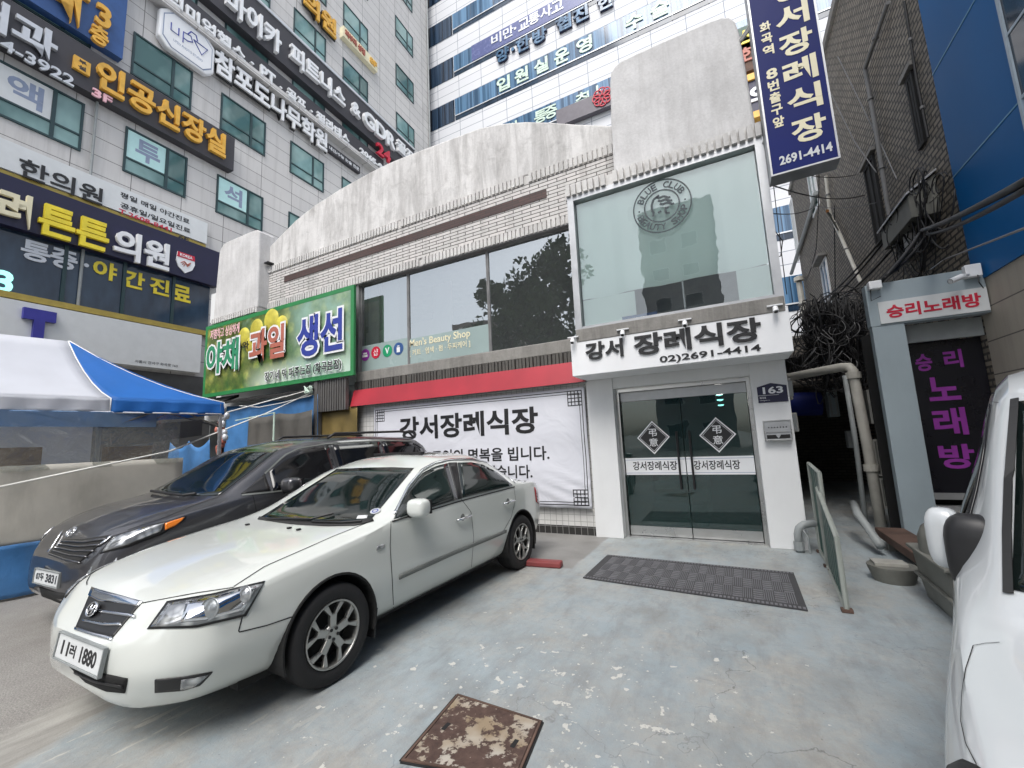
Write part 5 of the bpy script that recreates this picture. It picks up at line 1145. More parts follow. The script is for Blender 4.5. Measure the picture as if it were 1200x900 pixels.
        for k in range(5):
            th = 2 * pi * k / 5 + .3
            m.prism([P(R * .2, th - .62, w - .010), P(R * .2, th + .62, w - .010), P(R * .62, th + .21, w - .006), P(R * .62, th - .21, w - .006)], ax * -.03)
            for sg in (-1, 1):
                m.prism([P(R * .52, th + sg * .02, w - .0065), P(R * .60, th + sg * .24, w - .0065), P(R * .95, th + sg * .44, w - .004), P(R * .95, th + sg * .24, w - .004)], ax * -.03)
        rm = m.build('rim', M['rim'], wh, local=True, bevel=.005)
        d = MB(); d.lathe([(0, -.02), (R * .93, -.02), (R * .93, -.03), (0, -.03)], c, ax, 32); d.build('brake_disc', M['dark'], rm if False else wh, local=True)
        h = MB()
        for k in range(5):
            th = 2 * pi * k / 5 + .3 + pi / 5; h.lathe([(.009, 0), (.009, .002), (0, .002)], P(R * .30, th, w - .03), ax, 8)
            h.lathe([(.0, .005), (.011, .005), (.011, 0)], P(R * .165, th, w - .004), ax, 8)
        h.build('lug_nut', M['blackplastic'], wh, local=True)
        return wh
    def box(s, name, m, c, size, parent=None, rz=0., rx=0., bevel=.0, smooth=False, label=None):
        b = MB(); x, y, z = (k / 2 for k in size); b.box(-x, x, -y, y, -z, z); mt = Matrix.Translation(c) @ Matrix.Rotation(rz, 4, 'Z') @ Matrix.Rotation(rx, 4, 'X')
        bmesh.ops.transform(b.bm, matrix=mt, verts=b.bm.verts); return b.build(name, M[m], parent or s.root, local=True, bevel=bevel, label=label)
    def plate(s, body, pos, w, h, rz, rx, splits=None):
        pl = s.box('number_plate', 'plate', pos, (w, .012, h), rz=rz, rx=rx, bevel=.004)
        mt = Matrix.Translation(pos) @ Matrix.Rotation(rz, 4, 'Z') @ Matrix.Rotation(rx, 4, 'X')
        pl_f = MB()
        for (x0, x1, z0, z1) in ((-w / 2 - .008, w / 2 + .008, -h / 2 - .008, -h / 2), (-w / 2 - .008, w / 2 + .008, h / 2, h / 2 + .008), (-w / 2 - .008, -w / 2, -h / 2, h / 2), (w / 2, w / 2 + .008, -h / 2, h / 2)): pl_f.box(x0, x1, -.012, .008, z0, z1)
        bmesh.ops.transform(pl_f.bm, matrix=mt, verts=pl_f.bm.verts); pl_f.build('plate_frame', M['greypipe'], pl, local=True)
        for t_, x0, x1, k in body:
            text('lettering', M['black'], t_, lambda a, b_, d: mt @ Vector((x0 * w + a, -.0065 - d, (b_ - h * k / 2))), (x1 - x0) * w, h * k, .001, pl, .03, local=True)
    def mirror_cap(s, c, sx, m, size=(.10, .075, .068), tilt=0):
        b = MB(); bmesh.ops.create_uvsphere(b.bm, u_segments=20, v_segments=12, radius=1)
        for v in b.bm.verts:
            p = v.co; q = Vector([math.copysign(abs(k) ** .62, k) for k in p]); v.co = Vector((q.x * size[0], q.y * size[1], q.z * size[2])) + Vector(c)
        o = b.build('wing_mirror', M[m], s.root, smooth='all', local=True)
        g = MB(); x, y, z = c; g.prism([(x - size[0] * .8, y + size[1] * .86, z - size[2] * .75), (x + size[0] * .8, y + size[1] * .86, z - size[2] * .75), (x + size[0] * .8, y + size[1] * .86, z + size[2] * .75), (x - size[0] * .8, y + size[1] * .86, z + size[2] * .75)], (0, .02, 0)); g.build('mirror_glass', M['blackplastic'], o, local=True)
        a = MB(); a.tube([(x - sx * .05, y, z - size[2] * .5), (x - sx * (size[0] + .06), y + .02, z - size[2] * 1.1)], .03, 8); a.build('mirror_arm', M['blackplastic'], o, local=True)
        return o

# ---- white sedan
SED = Car('white_sedan', (-3.449, 1.12), radians(-1.76), 'pearl white four-door sedan parked nose out in front of the banner', [
    (.00, .33, .36, (.36, .46), (.34, .535), (.28, .56), .565),
    (.04, .285, .47, (.54, .46), (.50, .565), (.40, .595), .60),
    (.10, .25, .58, (.68, .47), (.63, .615), (.46, .665), .67),
    (.17, .235, .67, (.77, .48), (.72, .675), (.53, .745), .755),
    (.32, .215, .76, (.866, .50), (.83, .725), (.62, .795), .81),
    (.60, .205, .80, (.90, .52), (.872, .785), (.70, .85), .868),
    (1.04, .20, .825, (.914, .54), (.888, .855), (.755, .91), .928),
    (1.34, .20, .83, (.916, .55), (.893, .90), (.77, .95), .968),
    (1.52, .20, .83, (.916, .56), (.895, .935), (.762, .995), 1.035),
    (2.20, .20, .83, (.916, .57), (.90, .975), (.635, 1.32), 1.375),
    (2.60, .20, .83, (.916, .57), (.90, .99), (.605, 1.395), 1.455),
    (3.05, .20, .83, (.916, .57), (.90, 1.0), (.60, 1.392), 1.462),
    (3.45, .20, .83, (.914, .57), (.895, 1.003), (.60, 1.305), 1.385),
    (3.80, .205, .825, (.91, .57), (.888, 1.0), (.635, 1.125), 1.195),
    (4.02, .21, .82, (.90, .57), (.876, .99), (.685, 1.03), 1.07),
    (4.25, .22, .80, (.88, .57), (.852, .975), (.67, 1.005), 1.03),
    (4.46, .24, .74, (.82, .57), (.78, .93), (.58, .965), .985),
    (4.57, .27, .66, (.70, .57), (.64, .85), (.46, .90), .91),
    (4.62, .33, .50, (.54, .57), (.48, .74), (.36, .77), .78)], 'carwhite', (1.03, 3.74), .318, .916)
for y in (1.03, 3.74):
    for sx in (-1, 1): SED.wheel(sx * .80, y, sx)
def pxs(s): return [tuple(float(v) for v in p.split(',')) for p in s.split()]
ws = SED.patch('windscreen', 'carglass', pxs('304,607.5 340,612.5 380,614.5 415,614 435,609'), pxs('395,550 430,548.5 460,548 485,549'), 24, 12, .003)[0]
SED.patch('windscreen_seal', 'rubber', pxs('302,609 340,614.5 380,617 417,616.5 438,611'), pxs('304,606 340,611 380,613 415,612.5 436,607'), 24, 2, .006, parent=ws)
for bot, top, nm in (('461,608.5 500,596.5 536,585.5', '464,602 479,574 495,554.5 509,547 524,543', 'side_window'), ('542,583.5 570,576.5 600,569', '536,542.5 552,542 566,545 582,553.5 599,567.5', 'side_window')):
    w = SED.patch(nm, 'carglass', pxs(bot), pxs(top), 14, 8, .004, mirror=True)
bp = SED.patch('door_pillar', 'blackplastic', pxs('536.5,585.5 541.5,584'), pxs('525,542.5 535,542'), 3, 8, .0035, mirror=True)
SED.lines('window_visor', 'chrome', pxs('462,603 478,571 494,551.5 509,543 526,539 552,538 568,541 584,549.5 603,566'), .026, .010, 40, solid=.004, smooth='all')
SED.lines('window_seal', 'rubber', pxs('459,611.5 500,599 536,588 570,579 603,570.5'), .014, .005, 30)
SED.lines('side_moulding', 'trimgrey', pxs('467.5,676.5 530,648.5 593,622.5'), .036, .009, 24, solid=.008, smooth='all')
b = MB()
for pts in ('458,611 457,640 459.5,680 461,712', '540,584.5 552,600 555,630 552,668', '602,570 604,585 599,606 590,622', '461,714 520,686 588,654', '431,612.5 392,628 350,646.5 310,664 274,687.5', '274,688.5 230,695 168,706.5', '284,722 279,741 312,733 346,721.5'):
    SED.line(b, pxs(pts), .0065, .0022, 26)
SED.line(b, pxs('168,706 140,698 108,689'), .006, .0022, 14, False)
b.build('panel_gap', M['dark'], SED.root, local=True)
for p0, p1 in (((535, 609.5), (549.5, 604.5)), ((589.5, 590), (600.5, 586.5))):
    a, c = SED.cast(*p0, .028), SED.cast(*p1, .028)
    for sx in (1, -1):
        mk = lambda p: Vector((p.x * sx, p.y, p.z)); h = MB(); h.tube([mk(a) - Vector((sx * .03, 0, 0)), mk(a), mk(c), mk(c) - Vector((sx * .03, 0, 0))], .012, 8); h.build('door_handle', M['chrome'], SED.root, smooth='all', local=True)
        k = MB(); mid = (mk(a) + mk(c)) / 2 - Vector((sx * .031, 0, 0)); k.lathe([(0, .006), (.035, .004), (.042, 0)], mid, (sx, 0, 0), 18); k.build('handle_recess', M['trimgrey'], SED.root, local=True)
SED.patch('side_repeater', 'lens', pxs('441,645 449,642'), pxs('442,639.5 450.5,637.5'), 4, 2, .004, mirror=True)
hl = SED.patch('headlight', 'blackplastic', pxs('173,737.5 230,735.5 288,722'), pxs('196,705 250,696 310.5,681'), 16, 6, .003, mirror=True)
SED.patch('lamp_lens', 'lens', pxs('178,735 230,732.5 285.5,719.5'), pxs('198,708 250,698.8 308,684'), 16, 6, .006, mirror=True, parent=None)
M['lampinner'] = mat('lamp_inner', (.30, .32, .33), .2, metal=.5)
SED.patch('lamp_reflector', 'chrome', pxs('213,729 245,725.5 284,715'), pxs('219,707 250,701.5 300,687'), 12, 6, .009, mirror=True)
c = SED.cast(246, 714, .010)
for sx in (1, -1):
    for (dx, r) in ((0, .055), (.15, .048)):
        p = SED.cast(246 + dx * 260, 714 - dx * 110, .012); q = Vector((p.x * sx, p.y, p.z)); l = MB(); dr_ = Vector((.35 * sx, -1, .25)).normalized(); l.lathe([(0, .016), (r * .5, .014), (r * .8, .004), (r, 0), (r * .98, .008), (r * 1.06, 0)], q, dr_, 20); l.build('lamp_projector', M['lampinner' if dx == 0 else 'lens'], SED.root, smooth='all', local=True)
gr = SED.patch('grille', 'blackplastic', pxs('89,736 110,742 132,748'), pxs('109,689.5 138,698 167,706'), 16, 10, .003)[0]
SED.patch('grille_chrome', 'chrome', pxs('105,698 118,705 135,706.5 150,708.5 163,711'), pxs('109,688.5 122,693 138,697 152,701 168.5,705.5'), 14, 4, .008, parent=gr)
for y0, y1, y2 in ((712, 714, 722), (726, 729, 731.5)):
    SED.patch('grille_bar', 'chrome', [(105 - (y0 - 712) * .42, y0 + 3), (122, y1 + 5), (160 - (y0 - 712) * 1.1, y2 + 2.2)], [(105 - (y0 - 712) * .42, y0 + .3), (122, y1 + 1.5), (160 - (y0 - 712) * 1.1, y2 - 1.3)], 10, 2, .012, parent=gr)
SED.patch('grille_chrome', 'chrome', pxs('88,738.5 110,745.5 131.5,751'), pxs('89,735 110,741.5 133,747'), 10, 2, .006, parent=gr)
c = SED.cast(113, 716, .028); e1 = (SED.cast(121, 718, .028) - SED.cast(105, 714, .028)).normalized(); nn = Vector((.15, -1, .45)); nn = (nn - e1 * nn.dot(e1)).normalized(); e2 = nn.cross(e1)
if e2.z < 0: e2 = -e2
E_ = lambda a, b_: c + (e1 * a + e2 * b_) * .85
b = MB(); b.tube([E_(.062 * cos(k * pi / 14), .043 * sin(k * pi / 14)) for k in range(29)], .006, 6)
b.tube([E_(-.028, -.028), E_(-.016, .028)], .006, 6); b.tube([E_(.016, -.028), E_(.03, .028)], .006, 6); b.tube([E_(-.024, -.006), E_(.026, .006)], .006, 6)
b.build('emblem', M['chrome'], gr, smooth='all', local=True)
b = MB(); b.prism([E_(.062 * cos(k * pi / 10), .043 * sin(k * pi / 10)) - nn * .004 for k in range(20)], -nn * .01); b.build('emblem_field', M['black'], gr, local=True)
li = SED.patch('lower_intake', 'dark', pxs('83,781 101,799 125,809.5 147,811.5'), pxs('82,777 110,786.5 150,795'), 14, 5, .003)[0]
SED.patch('intake_bar', 'blackplastic', pxs('90,788.5 112,798.5 146,804.5'), pxs('90,786 112,796 146,802'), 10, 2, .010, parent=li)
fg = SED.patch('fog_lamp', 'blackplastic', pxs('182,811 215,808.5 235,802.5 249,787.5'), pxs('182,796 215,793 249,787'), 14, 5, .003, mirror=True)
SED.patch('fog_lens', 'lens', pxs('212,807 228,803.5 241,792.5'), pxs('213,795.5 228,793.5 244,789.5'), 8, 4, .007, mirror=True)
pz = SED.cast(96, 763, .015)
SED.plate([('11', -.38, -.22, .56), ('러', -.19, -.06, .5), ('1880', .05, .39, .62)], pz + Vector((.02, 0, 0)), .56, .125, radians(2), radians(-8))
SED.mirror_cap((1.0, 1.775, 1.03), 1, 'carwhite', (.095, .075, .075)); SED.mirror_cap((-.935, 1.98, 1.03), -1, 'carwhite', (.04, .10, .065))
for xy in ((290, 615.5), (339, 619.5)):
    p = SED.cast(*xy, .006)
    for sx in (1, -1): SED.box('washer_nozzle', 'blackplastic', (p.x * sx, p.y, p.z), (.03, .03, .014), bevel=.004) if xy[0] == 290 or sx == 1 else None
b = MB(); q = [SED.cast(x, y, .022) for x, y in ((312, 610.5), (340, 611), (364, 611.5), (392, 604))]; b.tube(q, .009, 6); q = [SED.cast(x, y, .02) for x, y in ((366, 614), (400, 615), (424, 613.5))]; b.tube(q, .009, 6); b.build('wiper', M['blackplastic'], SED.root, local=True)
p = SED.cast(440, 600, .009); h = SED.bvh.find_nearest(p); b = MB(); b.lathe([(0, .002), (.042, .002), (.042, 0)], p, h[1], 20); st_ = b.build('windscreen_sticker', M['silver'], SED.root, local=True, label='round grey permit sticker'); b = MB(); b.lathe([(.018, .004), (.026, .004), (.026, .002)], p, h[1], 20); b.build('sticker_mark', M['blueletter'], st_, local=True)
SED.patch('windscreen_sticker', 'white', pxs('418,609 430,608.5'), pxs('420,605.5 431,605'), 3, 2, .009, label='small white sticker')
SED.patch('tail_light', 'redlens', pxs('628,588 632,592'), pxs('626,571 631,576'), 4, 6, .005, mirror=True)
SED.patch('sunroof', 'carglass', [(-.30, 2.62), (.30, 2.62)], [(-.30, 2.95), (.30, 2.95)], 8, 6, fn=lambda p: SED.castl((p[0], p[1], 2), (0, 0, -1), .004))
b = MB(); b.box(-.36, .36, 2.55, 2.6, 1.45, 1.475); b.build('sunroof_deflector', M['blackplastic'], SED.root, local=True)
SED.patch('rear_window', 'carglass', [(-.62, 1.03), (.62, 1.03)], [(-.54, 1.32), (.54, 1.32)], 10, 6, fn=lambda p: SED.castl((p[0], 6, p[1]), (0, -1, 0), .004))
for sx in (1, -1):
    for y in (1.40, 4.10): SED.box('mudflap', 'blackplastic', (sx * .80, y, .25), (.2, .012, .2), rx=radians(-8))
b = MB(); b.box(-.75, .75, .5, 4.3, .19, .24); b.build('underbody', M['dark'], SED.root, local=True)

# ---- grey minivan
VAN = Car('grey_minivan', (-5.70, 1.62), radians(-1.5), 'dark grey metallic minivan parked between the white sedan and the market tent', [
    (.00, .36, .48, (.48, .5), (.46, .60), (.40, .66), .67),
    (.06, .29, .62, (.70, .5), (.66, .65), (.55, .71), .725),
    (.15, .255, .72, (.82, .52), (.76, .77), (.56, .865), .885),
    (.30, .235, .80, (.91, .54), (.865, .86), (.66, .945), .97),
    (.60, .22, .87, (.965, .56), (.925, .965), (.76, 1.035), 1.06),
    (1.0, .21, .89, (.98, .58), (.94, 1.035), (.80, 1.105), 1.135),
    (1.28, .21, .90, (.985, .6), (.945, 1.06), (.775, 1.26), 1.295),
    (1.85, .21, .90, (.985, .62), (.945, 1.08), (.665, 1.58), 1.625),
    (2.30, .21, .90, (.985, .62), (.945, 1.09), (.66, 1.655), 1.715),
    (3.20, .21, .90, (.985, .62), (.945, 1.10), (.66, 1.68), 1.745),
    (4.10, .22, .90, (.975, .62), (.93, 1.11), (.65, 1.66), 1.73),
    (4.42, .23, .88, (.95, .62), (.91, 1.10), (.63, 1.56), 1.63),
    (4.62, .25, .84, (.90, .62), (.88, 1.06), (.62, 1.30), 1.37),
    (4.76, .29, .76, (.82, .62), (.78, .98), (.58, 1.08), 1.12),
    (4.82, .36, .62, (.68, .62), (.62, .88), (.46, .94), .96)], 'cargrey', (.95, 3.88), .35, .985)
for y in (.95, 3.88):
    for sx in (-1, 1): VAN.wheel(sx * .865, y, sx)
VAN.patch('windscreen', 'carglass', pxs('177,576 200,579.5 230,581.5 257,580.5'), pxs('277,527 300,526 326,527'), 22, 12, .003)
sidefn = lambda off: (lambda p: VAN.castl((3, p[0], p[1]), (-1, 0, 0), off))
M['darkglass'] = mat('tinted_glass', (.005, .005, .006), .03, spec=.5)
VAN.patch('quarter_glass', 'blackplastic', [(1.2, 1.115), (1.50, 1.105)], [(1.24, 1.135), (1.50, 1.30)], 6, 5, mirror=True, fn=sidefn(.004))
VAN.patch('side_window', 'darkglass', [(1.53, 1.105), (2.0, 1.10), (2.42, 1.10)], [(1.56, 1.33), (1.78, 1.475), (2.0, 1.555), (2.42, 1.60)], 12, 8, mirror=True, fn=sidefn(.004))
VAN.patch('side_window', 'darkglass', [(2.50, 1.11), (3.36, 1.12)], [(2.50, 1.605), (3.36, 1.625)], 10, 6, mirror=True, fn=sidefn(.004))
VAN.patch('side_window', 'darkglass', [(3.40, 1.13), (4.38, 1.14)], [(3.40, 1.625), (4.1, 1.60), (4.30, 1.50)], 10, 6, mirror=True, fn=sidefn(.004))
VAN.patch('rear_window', 'darkglass', [(-.66, 1.15), (.66, 1.15)], [(-.56, 1.58), (.56, 1.58)], 10, 6, fn=lambda p: VAN.castl((p[0], 7, p[1]), (0, -1, 0), .004))
b = MB(); VAN.line(b, [(1.2, 1.10), (2.4, 1.085), (3.4, 1.105), (4.38, 1.115)], .022, .005, 30, fn=sidefn(.005)); VAN.line(b, [(1.5, 1.30), (1.78, 1.495), (2.0, 1.578), (2.42, 1.622), (3.4, 1.645), (4.1, 1.62)], .018, .006, 30, fn=sidefn(.006)); b.build('window_trim', M['trimgrey'], VAN.root, local=True)
b = MB()
for pts in ([(1.30, 1.09), (1.33, .9), (1.33, .45), (1.36, .30)], [(2.46, 1.60), (2.46, 1.1), (2.48, .8), (2.48, .30)], [(1.36, .30), (2.48, .29), (3.4, .30)], [(3.40, .95), (4.4, 1.0)]): VAN.line(b, pts, .007, .002, 24, fn=sidefn(.002))
VAN.line(b, pxs('256,582 228,592 192,607 150,621'), .007, .002, 20)
b.build('panel_gap', M['dark'], VAN.root, local=True)
VAN.patch('headlight', 'blackplastic', pxs('117,649 150,641 190,626 216,610'), pxs('132,628.5 160,620 190,612 218,604.5'), 16, 6, .003, mirror=True)
VAN.patch('lamp_lens', 'lens', pxs('120,647 150,638.5 189,622.5'), pxs('133.5,630 160,621.5 192,613'), 14, 6, .007, mirror=True)
VAN.patch('turn_signal', 'orange', pxs('193,621.5 205,616.5 214,609'), pxs('193,613.5 204,609.5 216,606'), 8, 4, .008, mirror=True)
g_ = VAN.patch('grille', 'dark', pxs('57,650 75,656 92,660.5'), pxs('75,632 100,632 130,627'), 14, 10, .003)[0]
for k in range(5):
    s = k / 4.6 + .06; A_ = lambda p, q, s: (p[0] + (q[0] - p[0]) * s, p[1] + (q[1] - p[1]) * s)
    l, m_, r = A_((75, 632), (57, 650), s), A_((100, 633), (75, 657), s), A_((129, 629), (93, 661), s)
    VAN.patch('grille_bar', 'cargrey', [(l[0], l[1] + 1.6), (m_[0], m_[1] + 1.9), (r[0], r[1] + 1.8)], [(l[0], l[1] - .2), (m_[0], m_[1] - .2), (r[0], r[1] - .2)], 10, 2, .012, parent=g_)
VAN.patch('grille_edge', 'chrome', pxs('56.5,648 73,622.5'), pxs('58.5,648 75,622.5'), 3, 2, .012, parent=g_)
VAN.patch('headlight_trim', 'chrome', pxs('114,641 128,629'), pxs('122,637 133,628'), 4, 3, .010, mirror=True)
c = VAN.cast(85, 623.5, .012); e1 = (VAN.cast(92, 624, .012) - VAN.cast(78, 623, .012)).normalized(); nn = Vector((.2, -.8, .6)); nn = (nn - e1 * nn.dot(e1)).normalized(); e2 = nn.cross(e1)
if e2.z < 0: e2 = -e2
b = MB(); E2_ = lambda a, b_: c + e1 * a + e2 * b_
for ra, rb in ((.075, .05), (.028, .05), (.05, .018)): b.tube([E2_(ra * cos(k * pi / 12), (rb * sin(k * pi / 12)) + (.012 if rb < .03 else 0)) for k in range(25)], .005, 5)
b.build('emblem', M['chrome'], VAN.root, smooth='all', local=True)
li = VAN.patch('lower_intake', 'dark', pxs('50,700 66,711 88,709'), pxs('47,688 66,694 97,697'), 10, 5, .003)[0]
pz = VAN.cast(57.5, 676, .018); VAN.plate([('07두', -.42, -.10, .55), ('3831', -.02, .42, .62)], pz + Vector((.02, 0, 0)), .50, .115, radians(3), radians(-4))
for sx in (1, -1): VAN.mirror_cap((sx * 1.07, 1.66, 1.16), sx, 'cargrey', (.11, .09, .085))
b = MB(); q = [VAN.cast(x, y, .03) for x, y in ((178, 578), (195, 581), (216, 583.5), (230, 581.5))]; b.tube(q, .016, 6); b.build('wiper', M['blackplastic'], VAN.root, local=True)
for sx in (1, -1):
    b = MB(); b.tube([(sx * .60, 2.5, 1.70), (sx * .60, 2.62, 1.765), (sx * .60, 3.9, 1.79), (sx * .59, 4.15, 1.775), (sx * .59, 4.25, 1.70)], .018, 8); b.build('roof_rail', M['blackplastic'], VAN.root, smooth='all', local=True)
    h = MB()
    for y in (2.15, 2.75): h.tube([(sx * .975, y, .97), (sx * 1.0, y + .02, .97), (sx * 1.0, y + .18, .97), (sx * .975, y + .2, .97)], .014, 6)
    h.build('door_handle', M['cargrey'], VAN.root, local=True)
b = MB(); b.box(-.8, .8, .5, 4.5, .2, .26); b.build('underbody', M['dark'], VAN.root, local=True)

# ---- white van at the right edge
WV = Car('white_van', (.925, .456), radians(-22), 'white van at the right edge, only its front corner and pillar showing', [
    (-.06, .36, .46, (.46, .5), (.44, .60), (.38, .66), .67),
    (.04, .29, .62, (.70, .5), (.66, .68), (.54, .74), .755),
    (.16, .25, .70, (.80, .52), (.72, .79), (.56, .84), .86),
    (.45, .22, .78, (.885, .54), (.80, .90), (.66, .945), .965),
    (.92, .21, .82, (.905, .56), (.845, .985), (.735, 1.025), 1.06),
    (1.06, .21, .83, (.905, .58), (.855, 1.0), (.73, 1.12), 1.16),
    (1.50, .21, .84, (.905, .6), (.88, 1.03), (.672, 1.60), 1.65),
    (1.85, .21, .84, (.905, .6), (.88, 1.05), (.66, 1.72), 1.775),
    (2.8, .21, .84, (.905, .6), (.88, 1.06), (.66, 1.76), 1.83),
    (4.1, .22, .84, (.90, .6), (.875, 1.06), (.65, 1.75), 1.82),
    (4.4, .25, .80, (.87, .6), (.84, 1.0), (.62, 1.6), 1.68),
    (4.55, .33, .70, (.78, .6), (.74, .95), (.55, 1.2), 1.25)], 'vanwhite', (1.2, 3.7), .31, .905)
for y in (1.2, 3.7):
    for sx in (-1, 1): WV.wheel(sx * .765, y, sx)
frontfn = lambda off: (lambda p: WV.castl((p[0], -2, p[1]), (0, 1, 0), off))
wsc = WV.patch('windscreen', 'carglass', [(-.735, 1.09), (-.3, 1.07), (0, 1.065), (.3, 1.07), (.735, 1.09)], [(-.652, 1.60), (0, 1.65), (.652, 1.60)], 24, 14, fn=frontfn(.004))[0]
WV.lines('windscreen_seal', 'rubber', [(-.742, 1.08), (-.725, 1.22), (-.697, 1.40), (-.657, 1.61)], .02, .009, 20, frontfn(.009), .004)
WV.patch('windscreen_seal', 'rubber', [(-.66, 1.075), (-.3, 1.06), (0, 1.055), (.3, 1.06), (.66, 1.075)], [(-.65, 1.13), (-.3, 1.10), (0, 1.095), (.3, 1.10), (.65, 1.13)], 24, 2, fn=frontfn(.007))
WV.patch('side_window', 'darkglass', [(1.30, 1.08), (2.1, 1.08)], [(1.5, 1.45), (1.7, 1.60), (2.1, 1.66)], 12, 8, mirror=True, fn=lambda p: WV.castl((3, p[0], p[1]), (-1, 0, 0), .004))
WV.patch('side_window', 'darkglass', [(2.2, 1.09), (4.0, 1.10)], [(2.2, 1.67), (4.0, 1.66)], 12, 8, mirror=True, fn=lambda p: WV.castl((3, p[0], p[1]), (-1, 0, 0), .004))
topfn = lambda off: (lambda p: WV.castl((p[0], p[1], 3), (0, 0, -1), off))
b = MB(); WV.line(b, pxs('1141,757 1132,785 1128,815 1127,845 1133,872 1146,897'), .0022, .002, 30); WV.line(b, pxs('1141,757 1155,754.5 1172,753.5'), .0018, .002, 10); WV.line(b, pxs('1157,470 1171,472'), .0018, .002, 8); b.build('panel_gap', M['dark'], WV.root, local=True)
fr = lambda off: (lambda p: WV.castl((p[0], -2, p[1]), (0, 1, 0), off))
for sx in (1, -1):
    WV.patch('headlight', 'blackplastic', [(sx * .46, .66), (sx * .66, .68), (sx * .80, .74)], [(sx * .52, .76), (sx * .68, .83), (sx * .80, .87)], 12, 6, fn=fr(.004)); WV.patch('lamp_lens', 'lens', [(sx * .48, .67), (sx * .66, .69), (sx * .79, .75)], [(sx * .54, .75), (sx * .68, .82), (sx * .79, .855)], 12, 6, fn=fr(.008))
WV.patch('headlight_rim', 'blackplastic', pxs('1108,910 1135,912 1160,912'), pxs('1116,899 1132,892 1150,900'), 8, 4, .004, mirror=True)
WV.patch('grille', 'dark', [(-.38, .60), (.38, .60)], [(-.40, .70), (.40, .70)], 12, 4, fn=fr(.004)); WV.patch('grille_bar', 'chrome', [(-.39, .645), (.39, .645)], [(-.39, .66), (.39, .66)], 12, 2, fn=fr(.012))
WV.patch('lower_intake', 'dark', [(-.4, .38), (.4, .38)], [(-.45, .46), (.45, .46)], 12, 4, fn=fr(.004))
b = MB(); WV.line(b, [(-.5, 1.07), (-.1, 1.065), (.0, 1.075)], .022, .03, 14, False, fn=frontfn(.03)); b.build('wiper', M['blackplastic'], WV.root, local=True, solid=.01)
p = EYE + ray(1119, 636) * (1.98 / ray(1119, 636).y); ml = WV.inv @ p
for sx in (-1, 1):
    cc = Vector((sx * abs(ml.x), ml.y, ml.z))
    o = WV.mirror_cap(cc + Vector((sx * .022, .02, .012)), sx, 'vanwhite', (.048, .05, .10)); b = MB(); b.tube([cc + Vector((-sx * .02, .0, -.095)), cc + Vector((-sx * .10, .03, -.12)), cc + Vector((-sx * .20, .02, -.10))], .045, 10)
    b.build('mirror_foot', M['blackplastic'], o, smooth='all', local=True)
    q = MB(); bmesh.ops.create_uvsphere(q.bm, u_segments=20, v_segments=12, radius=1)
    for v in q.bm.verts: v.co = Vector([math.copysign(abs(k) ** .62, k) * e for k, e in zip(v.co, (.07, .065, .125))]) + cc + Vector((-sx * .045, -.014, -.025))
    q.build('mirror_housing', M['blackplastic'], o, smooth='all', local=True)
b = MB(); b.box(-.75, .75, .4, 4.3, .2, .25); b.build('underbody', M['dark'], WV.root, local=True)
# ------------------------------------------------------------ market tent and stall
def cloth(rows, name, m, parent, solid=.004): b = MB(); b.grid(rows); return b.build(name, M[m], parent, smooth='all', solid=solid)
TE = thing('market_tent', (-8.6, 2.4, 0), 'market gazebo with a white canvas roof and blue end panel', 'tent')
eC, eF, eL = Vector((-7.5, 2.6, 2.37)), Vector((-7.15, 3.87, 2.36)), Vector((-7.72, .2, 2.34)); apex = Vector((-8.6, 2.44, 3.31)); ridge = Vector((-8.9, .1, 3.27))
def lerp(a, b_, t_): return a + (b_ - a) * t_
def canopy(a0, a1, b0, b1, n, m_, dip):
    rows = []
    for k in range(n + 1):
        v = k / n; rows.append([lerp(lerp(a0, a1, i / m_), lerp(b0, b1, i / m_), v) - Vector((0, 0, dip * 4 * v * (1 - v) * .9 + .012 * sin(i * .9) * v * (1 - v))) for i in range(m_ + 1)])
    return rows
cloth(canopy(ridge, apex, eL, eC, 10, 16, .14), 'white_roof_panel', 'tentwhite', TE)
cloth(canopy(apex, apex + Vector((.02, .02, 0)), eC, eF, 10, 12, .14), 'blue_roof_panel', 'tentblue', TE)
bk = Vector((-9.9, 3.6, 2.36)); bl = Vector((-10.3, .2, 2.34))
cloth(canopy(apex, apex + Vector((.02, .02, 0)), eF, bk, 6, 8, .1), 'blue_roof_panel', 'tentblue', TE); cloth(canopy(ridge, apex, bl, bk, 6, 8, .1), 'white_roof_panel', 'tentwhite', TE)
def valance(a, b_, h, n):
    return [[lerp(a, b_, i / n) + Vector((.02 * sin(i * 1.1) * k / 5, 0, -h * k / 5 + .006 * sin(i * .8 + k) * (k > 0))) for i in range(n + 1)] for k in range(6)]
cloth(valance(eL, eC, .19, 40), 'white_valance', 'tentwhite', TE); cloth(valance(eC, eF, .19, 24), 'blue_valance', 'tentblue', TE); cloth(valance(eF, bk, .19, 20), 'blue_valance', 'tentblue', TE)
b = MB(); b.tube([eL - Vector((0, 0, .19)), eC - Vector((0, 0, .19)), eF - Vector((0, 0, .185))], .012, 6); b.tube([apex] + [lerp(apex, eC, v) - Vector((0, 0, .126 * 4 * v * (1 - v))) for v in (.2, .4, .6, .8)] + [eC, eC - Vector((0, 0, .19))], .008, 6); b.tube([apex + Vector((.01, .01, 0))] + [lerp(apex, eF, v) - Vector((0, 0, .12 * 4 * v * (1 - v))) for v in (.2, .4, .6, .8)] + [eF, eF - Vector((0, 0, .19))], .008, 6); b.build('hem', M['white'], TE, smooth='all')
for p in (eL, eC + Vector((-.14, -.05, 0)), eF + Vector((-.03, -.03, 0)), bk):
    q = MB(); q.box(p.x - .02, p.x + .02, p.y - .02, p.y + .02, 0, p.z - .02); q.build('leg', M['alu'], TE)
b = MB()
